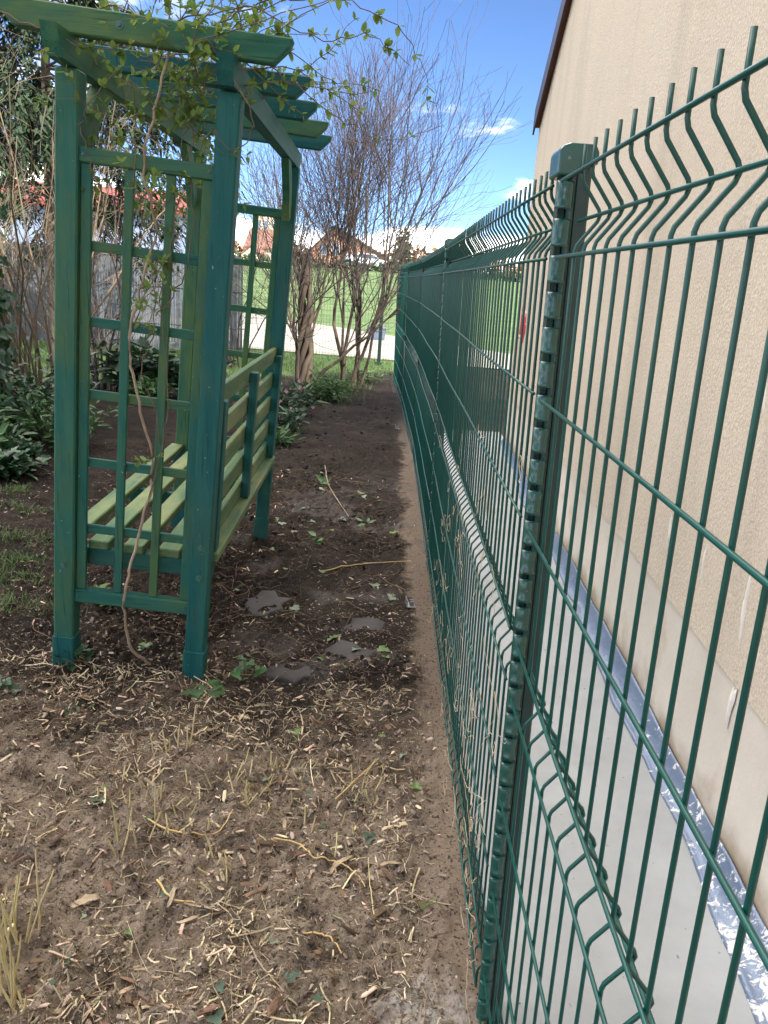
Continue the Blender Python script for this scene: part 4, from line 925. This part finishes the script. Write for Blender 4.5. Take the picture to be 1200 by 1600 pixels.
# sprigs of ivy and weeds round the arbour feet
def sprig(x, y, cnt, r, size, M, T, label, seed, h=.07):
    leafy('ivy_sprig', x, y, h, r, cnt, size, T, M, label, seed, 1, 'ivy', 'ivy sprigs round the arbour')
sprig(-1.00, 2.42, 22, .10, .050, M_ivy, IVY, 'dark ivy sprig at the foot of the left front post', 151, .12)
sprig(-1.10, 2.86, 26, .07, .055, M_fresh, LEAF, 'bright green weed under the near trellis', 152, .12)
sprig(-.52, 2.30, 14, .09, .040, M_leaf, IVY, 'ivy sprig at the foot of the right front post', 153, .06)
sprig(-.45, 2.45, 12, .06, .045, M_leaf, IVY, 'small ivy sprig right of the right front post', 154, .08)
sprig(-1.16, 2.18, 18, .08, .04, M_ivy, IVY, 'trailing ivy left of the left front post', 155, .08)
sprig(-.90, 2.15, 16, .10, .036, M_leaf, IVY, 'trailing ivy between the two front posts', 156, .05)
sprig(-.30, 4.0, 12, .07, .05, M_leaf, LEAF, 'small weed in the middle of the path beside the bench', 158, .06)
sprig(-.05, 4.4, 10, .06, .05, M_leaf, LEAF, 'small weed near the fence at mid path', 159, .06)
sprig(-.40, 5.2, 14, .08, .055, M_leaf, IVY, 'ivy scrap on the path beyond the bench', 160, .06)
sprig(-1.18, 3.4, 16, .08, .045, M_leaf, IVY, 'weed under the bench seat', 157, .07)

# grass: tufts at the left and the lawn beyond
M_gr = mat('grass_blade', (.060, .120, .030), (.105, .165, .050), scale=3, rough=.55, island=.4, trans=.25, coord='World')
def grass(name, x, y, size, label, M=M_gr):
    n_ = len(x); z = ground_z(x, y) - .01; a = RNG.uniform(0, 6.28, n_); D = np.stack([np.cos(a) * .35, np.sin(a) * .35, np.ones(n_)], 1)
    o = leafs(MB(), BLADE, np.stack([x, y, z], 1), size, D, up=np.stack([np.cos(a), np.sin(a), np.zeros(n_)], 1), jit=.15, wide=.075).build(name, M); tag(o, label, 'grass', kind='stuff')
x, y = RNG.uniform(-8, .1, 60000), RNG.uniform(9.0, 14.1, 60000); k = y - 1.0 * x > 12.3 + .8 * (RNG.random(len(x)) - .5); grass('lawn_grass', x[k], y[k], .075, 'short bright lawn behind the arbour')
c = np.array([(-1.62, 3.22), (-1.55, 3.05), (-1.45, 2.80), (-1.52, 2.70), (-1.70, 3.5), (-1.9, 3.9), (-2.1, 4.2)]); q = RNG.integers(0, len(c), 1700); x = c[q, 0] + RNG.normal(0, .05, 1700) * (1 + q % 3); y = c[q, 1] + RNG.normal(0, .045, 1700); grass('grass_tufts', x, y, .060, 'thin green grass tufts on the soil left of the arbour')
x, y = RNG.normal(-.75, .22, 2200), RNG.normal(10.0, .7, 2200); grass('weed_grass', x, y, .09, 'rough grass round the feet of the bare trees')

# ------------------------------------------------------------------ far end of the garden
M_dkfence = mat('far_fence_coating', (.012, .030, .026), rough=.5)
bf = tag(empty('mesh_boundary_fence', (-2.5, 13.1, 0)), 'thin dark mesh fence with slim posts closing the far end of the garden', 'fence')
BI = Matrix.Translation((2.5, -13.1, 0))
mb = MB()
for i in range(170): x_ = -.0 - i * .05; mb.tube([(x_, 13.1, .03), (x_, 13.1, 1.55)], .0022, 3, False)
for z_ in np.arange(.05, 1.56, .1): mb.tube([(-8.5, 13.097, z_), (0.05, 13.097, z_)], .0022, 3, False)
o = mb.build('mesh_wires', M_dkfence, bf); o['kind'] = 'stuff'; o.matrix_parent_inverse = BI
for x_ in (-.13, -2.63, -5.13, -7.63):
    mb = MB().box(x_ - .028, x_ + .028, 13.105, 13.16, -.1, 1.60, .004); mb.box(x_ - .06, x_ + .06, 13.09, 13.19, -.05, .05, .005); o = mb.build('post', M_dkfence, bf); o.matrix_parent_inverse = BI
# grey slatted privacy screen hung on it
sc = tag(empty('privacy_screen', (-3.9, 13.05, 0)), 'grey ribbed privacy screen standing on the far fence behind the near trellis', 'screen')
M_scr = mat('screen_grey', (.135, .150, .165), (.095, .105, .115), scale=4, stretch=(1, 1, .2), rough=.8, coord='World')
SI = Matrix.Translation((3.9, -13.05, 0)); mbs = MB().box(-.05, .0, -.004, .008, .0, 1.0).mesh('slat')
k_ = 0; x_ = -6.6
while x_ < -2.42:
    o = link('slat', mbs, M_scr, sc); o.matrix_parent_inverse = SI; o.location = (x_, 13.05 + .006 * math.sin(x_ * 9), .03); o.scale = (.78, 1, 1.56 + .03 * math.sin(k_ * 2.1)); x_ += .045; k_ += 1
for z_ in (.45, 1.05, 1.5): o = MB().tube([(-6.65, 13.035, z_), (-2.42, 13.035, z_)], .008, 5).build('rail', M_scr, sc); o.matrix_parent_inverse = SI
# storage box on the track
mb = MB(); mb.prism([(-.17, 0), (.17, 0), (.20, .24), (-.20, .24)], 1, -.14, .14); o = tag(empty('storage_box', (-.28, 18.6, float(ground_z(-.28, 18.6)) + .02), .2), 'blue-grey plastic box standing on the far edge of the pale track', 'box')
M_box = mat('box_plastic', (.10, .125, .19), rough=.5); mb.build('tub', M_box, o); MB().box(-.215, .215, -.155, .155, .242, .30, .015).build('lid', M_box, o); MB().box(-.06, .06, -.165, -.156, .20, .24, .003).build('handle', M_box, o)

# low red-roofed outbuilding on the left
def gable_house(name, x0, x1, y0, y1, zb, ze, zr, Mw, Mr, label, ridge='x', ov=.35, rot=0.0, wins=(), chim=None, off=None):
    cx, cy = (x0 + x1) / 2, (y0 + y1) / 2; t = tag(empty(name, (cx, cy, zb), rot), label, 'house'); a, b_ = (x1 - x0) / 2, (y1 - y0) / 2; he, hr = ze - zb, zr - zb; off = off or 0
    mb = MB()
    if ridge == 'x':
        mb.prism([(-b_, -1), (b_, -1), (b_, he), (0, hr), (-b_, he)], 0, -a, a); wall = mb.build('wall', Mw, t); th_ = .16; sl = (hr - he) / b_
        for sg in (-1, 1): MB().prism([(sg * (b_ + ov), he - ov * sl + .02), (0, hr + .02), (0, hr + .02 + th_), (sg * (b_ + ov), he - ov * sl + .02 + th_)], 0, -a - ov, a + ov).build('roof', Mr, t)
    else:
        mb.prism([(-a, -1), (a, -1), (a, he), (off, hr), (-a, he)], 1, -b_, b_); wall = mb.build('wall', Mw, t); th_ = .18
        for sg in (-1, 1):
            sl = (hr - he) / (a - sg * off); MB().prism([(sg * (a + ov), he - ov * sl + .02), (off, hr + .02), (off, hr + .02 + th_), (sg * (a + ov), he - ov * sl + .02 + th_)], 1, -b_ - ov, b_ + ov).build('roof', Mr, t)
    for (wx, wz, ww, wh) in wins:
        f = MB().box(wx - ww / 2 - .07, wx + ww / 2 + .07, -b_ - .06, -b_ - .003, wz - .07, wz + wh + .07).build('window', M_wfr, t); MB().box(wx - ww / 2, wx + ww / 2, -b_ - .075, -b_ - .062, wz, wz + wh).build('pane', M_pane, f)
    if chim: MB().box(chim[0] - .3, chim[0] + .3, chim[1] - .3, chim[1] + .3, he, chim[2] - zb).build('chimney', Mr, t)
    return t
M_wfr = mat('window_frame', (.70, .70, .70), rough=.6); M_pane = mat('window_pane', (.16, .21, .30), rough=.12, spec=.6)
M_white = mat('shaded_white_wall', (.25, .32, .46), (.21, .27, .40), scale=1.2, rough=.8, coord='World'); M_red = mat('red_tiles', (.27, .055, .045), (.20, .042, .035), scale=6, rough=.8, coord='World')  # outbuilding's white wall: its bluish shade is put into the base colour
M_pinkw = mat('salmon_render', (.46, .25, .17), (.40, .215, .15), scale=.7, rough=.85, coord='World'); M_dkroof = mat('dark_tiles', (.085, .065, .062), (.06, .046, .045), scale=3, rough=.8, coord='World')
M_brroof = mat('brown_tiles', (.24, .12, .085), (.18, .09, .07), scale=2, rough=.85, coord='World'); M_cream = mat('cream_render', (.66, .58, .46), rough=.85)
gable_house('outbuilding', -13.5, -5.9, 22.0, 27.5, 0, 2.72, 3.35, M_white, M_red, 'low outbuilding with pale wall and red tiled roof behind the left trees', 'x', .35, 0, ((-1.5, 1.1, .9, .9),))
gable_house('brick_house', -12.2, -9.9, 40, 44, .6, 2.9, 3.7, M_brroof, M_dkroof, 'small brick gable seen through the near trellis right of the white wall', 'y', .3, 0, ((0, 1.0, .6, .8),))
gable_house('salmon_house', -9.6, -.9, 90, 99, 2.2, 3.75, 6.6, M_pinkw, M_dkroof, 'salmon rendered house with dark roof across the field behind the bare tree', 'y', .45, 0, ((-2.6, 1.45, .8, 1.1), (-1.3, 1.5, .8, 1.1), (.6, .4, 1.2, 1.2), (2.4, .3, 1.6, 1.2)), None, -1.45)
gable_house('brown_roof_house', -16.9, -13.0, 92, 100, 2.3, 4.0, 6.0, M_cream, M_brroof, 'brown roofed house beside the pale tower on the horizon', 'x', .4, 0, ((-1, .6, .8, .8),))
gable_house('little_cream_house', -16.4, -14.2, 86, 90, 2.2, 2.95, 3.9, M_cream, M_brroof, 'little cream gable in front of the brown roofed house', 'y', .25, 0, ((0, .3, .5, .5),))
tw = tag(empty('church_tower', (-17.0, 104, 2.3)), 'pale square tower with a small roof rising behind the brown roofed house', 'tower')
MB().box(-1.1, 1.1, -1.1, 1.1, -1, 5.9).build('wall', M_cream, tw); MB().add([(-1.3, -1.3, 5.9), (1.3, -1.3, 5.9), (1.3, 1.3, 5.9), (-1.3, 1.3, 5.9), (0, 0, 7.0)], [(3, 2, 1, 0), (0, 1, 4), (1, 2, 4), (2, 3, 4), (3, 0, 4)]).build('roof', M_dkroof, tw)
for s_ in (-.45, .45): MB().box(s_ - .22, s_ + .22, -1.16, -1.103, 4.2, 5.2).build('window', M_pane, tw)
# parked pale car before the salmon house
car = tag(empty('parked_car', (-2.6, 78, float(ground_z(-2.6, 78)) + .01), .35), 'pale blue-white car parked in front of the salmon house', 'car')
M_carp = mat('car_paint', (.62, .68, .76), rough=.25, spec=.5, coat=.6); M_glass = mat('car_glass', (.05, .07, .10), rough=.08, spec=.6); M_tyre = mat('tyre', (.02, .02, .02), rough=.9)
o = MB().prism([(-2.05, .28), (2.0, .28), (2.08, .55), (1.98, .80), (1.15, .93), (.55, 1.38), (-1.1, 1.42), (-1.8, 1.0), (-2.1, .85)], 1, -.84, .84).build('body', M_carp, car); bv = o.modifiers.new('b', 'BEVEL'); bv.width = .08; bv.segments = 2
for sg in (-1, 1): MB().prism([(.98, .95), (.50, 1.31), (-1.02, 1.34), (-1.5, 1.0)], 1, sg * .846, sg * .85).build('window', M_glass, car)
for sx_ in (-1.25, 1.3):
    for sg in (-1, 1): MB().tube([(sx_, sg * .68, .30), (sx_, sg * .87, .30)], .31, 14).build('wheel', M_tyre, car)
# hedge and far woodland
M_hedge = mat('hedge_green', (.030, .060, .022), (.055, .085, .030), scale=.8, rough=.7, island=.4, coord='World'); M_rust = mat('far_wood_brown', (.26, .165, .085), (.19, .125, .075), scale=.3, rough=.9, island=.4, coord='World')
def bushmass(name, blobs, cnt, size, M, label, cat, kind=None, group=None):
    x0, y0, z0 = blobs[0][:3]; pos = []; D = []
    for (x_, y_, z_, rx, ry, rz_) in blobs:
        n_ = int(cnt * rx * rz_ / sum(b[3] * b[5] for b in blobs)); d = RNG.normal(0, 1, (n_, 3)); d /= np.linalg.norm(d, axis=1)[:, None]; r = RNG.random(n_) ** .4
        pos.append(np.stack([x_ + d[:, 0] * r * rx, y_ + d[:, 1] * r * ry, z_ + d[:, 2] * r * rz_], 1)); D.append(d)
    o = leafs(MB(), LEAF, np.concatenate(pos), size, np.concatenate(D), jit=.6, wide=1.6).build(name, M); tag(o, label, cat, group, kind)
bushmass('hedge', [(x_, 70, 2.0, 2.2, .8, .75) for x_ in np.arange(-40, 26, 2.6)], 9000, .30, M_hedge, 'clipped dark hedge along the far edge of the field', 'hedge', 'stuff')
bl = []; random.seed(161)
for x_ in np.arange(-90, 110, 4.0): h = random.uniform(1.4, 2.4); bl.append((x_ + random.uniform(-1, 1), 125 + random.uniform(-4, 4), 2.4 + h * .8, 3.2, 3, h))
bushmass('far_woodland', bl, 16000, .8, M_rust, 'russet line of leafless woodland on the horizon', 'woodland', 'stuff')
bushmass('evergreen_tree', [(.9, 84, 3.6, .9, .9, 2.2), (1.0, 84, 5.2, .5, .5, 1.4)], 700, .4, M_hedge, 'slim dark evergreen right of the salmon house', 'tree')
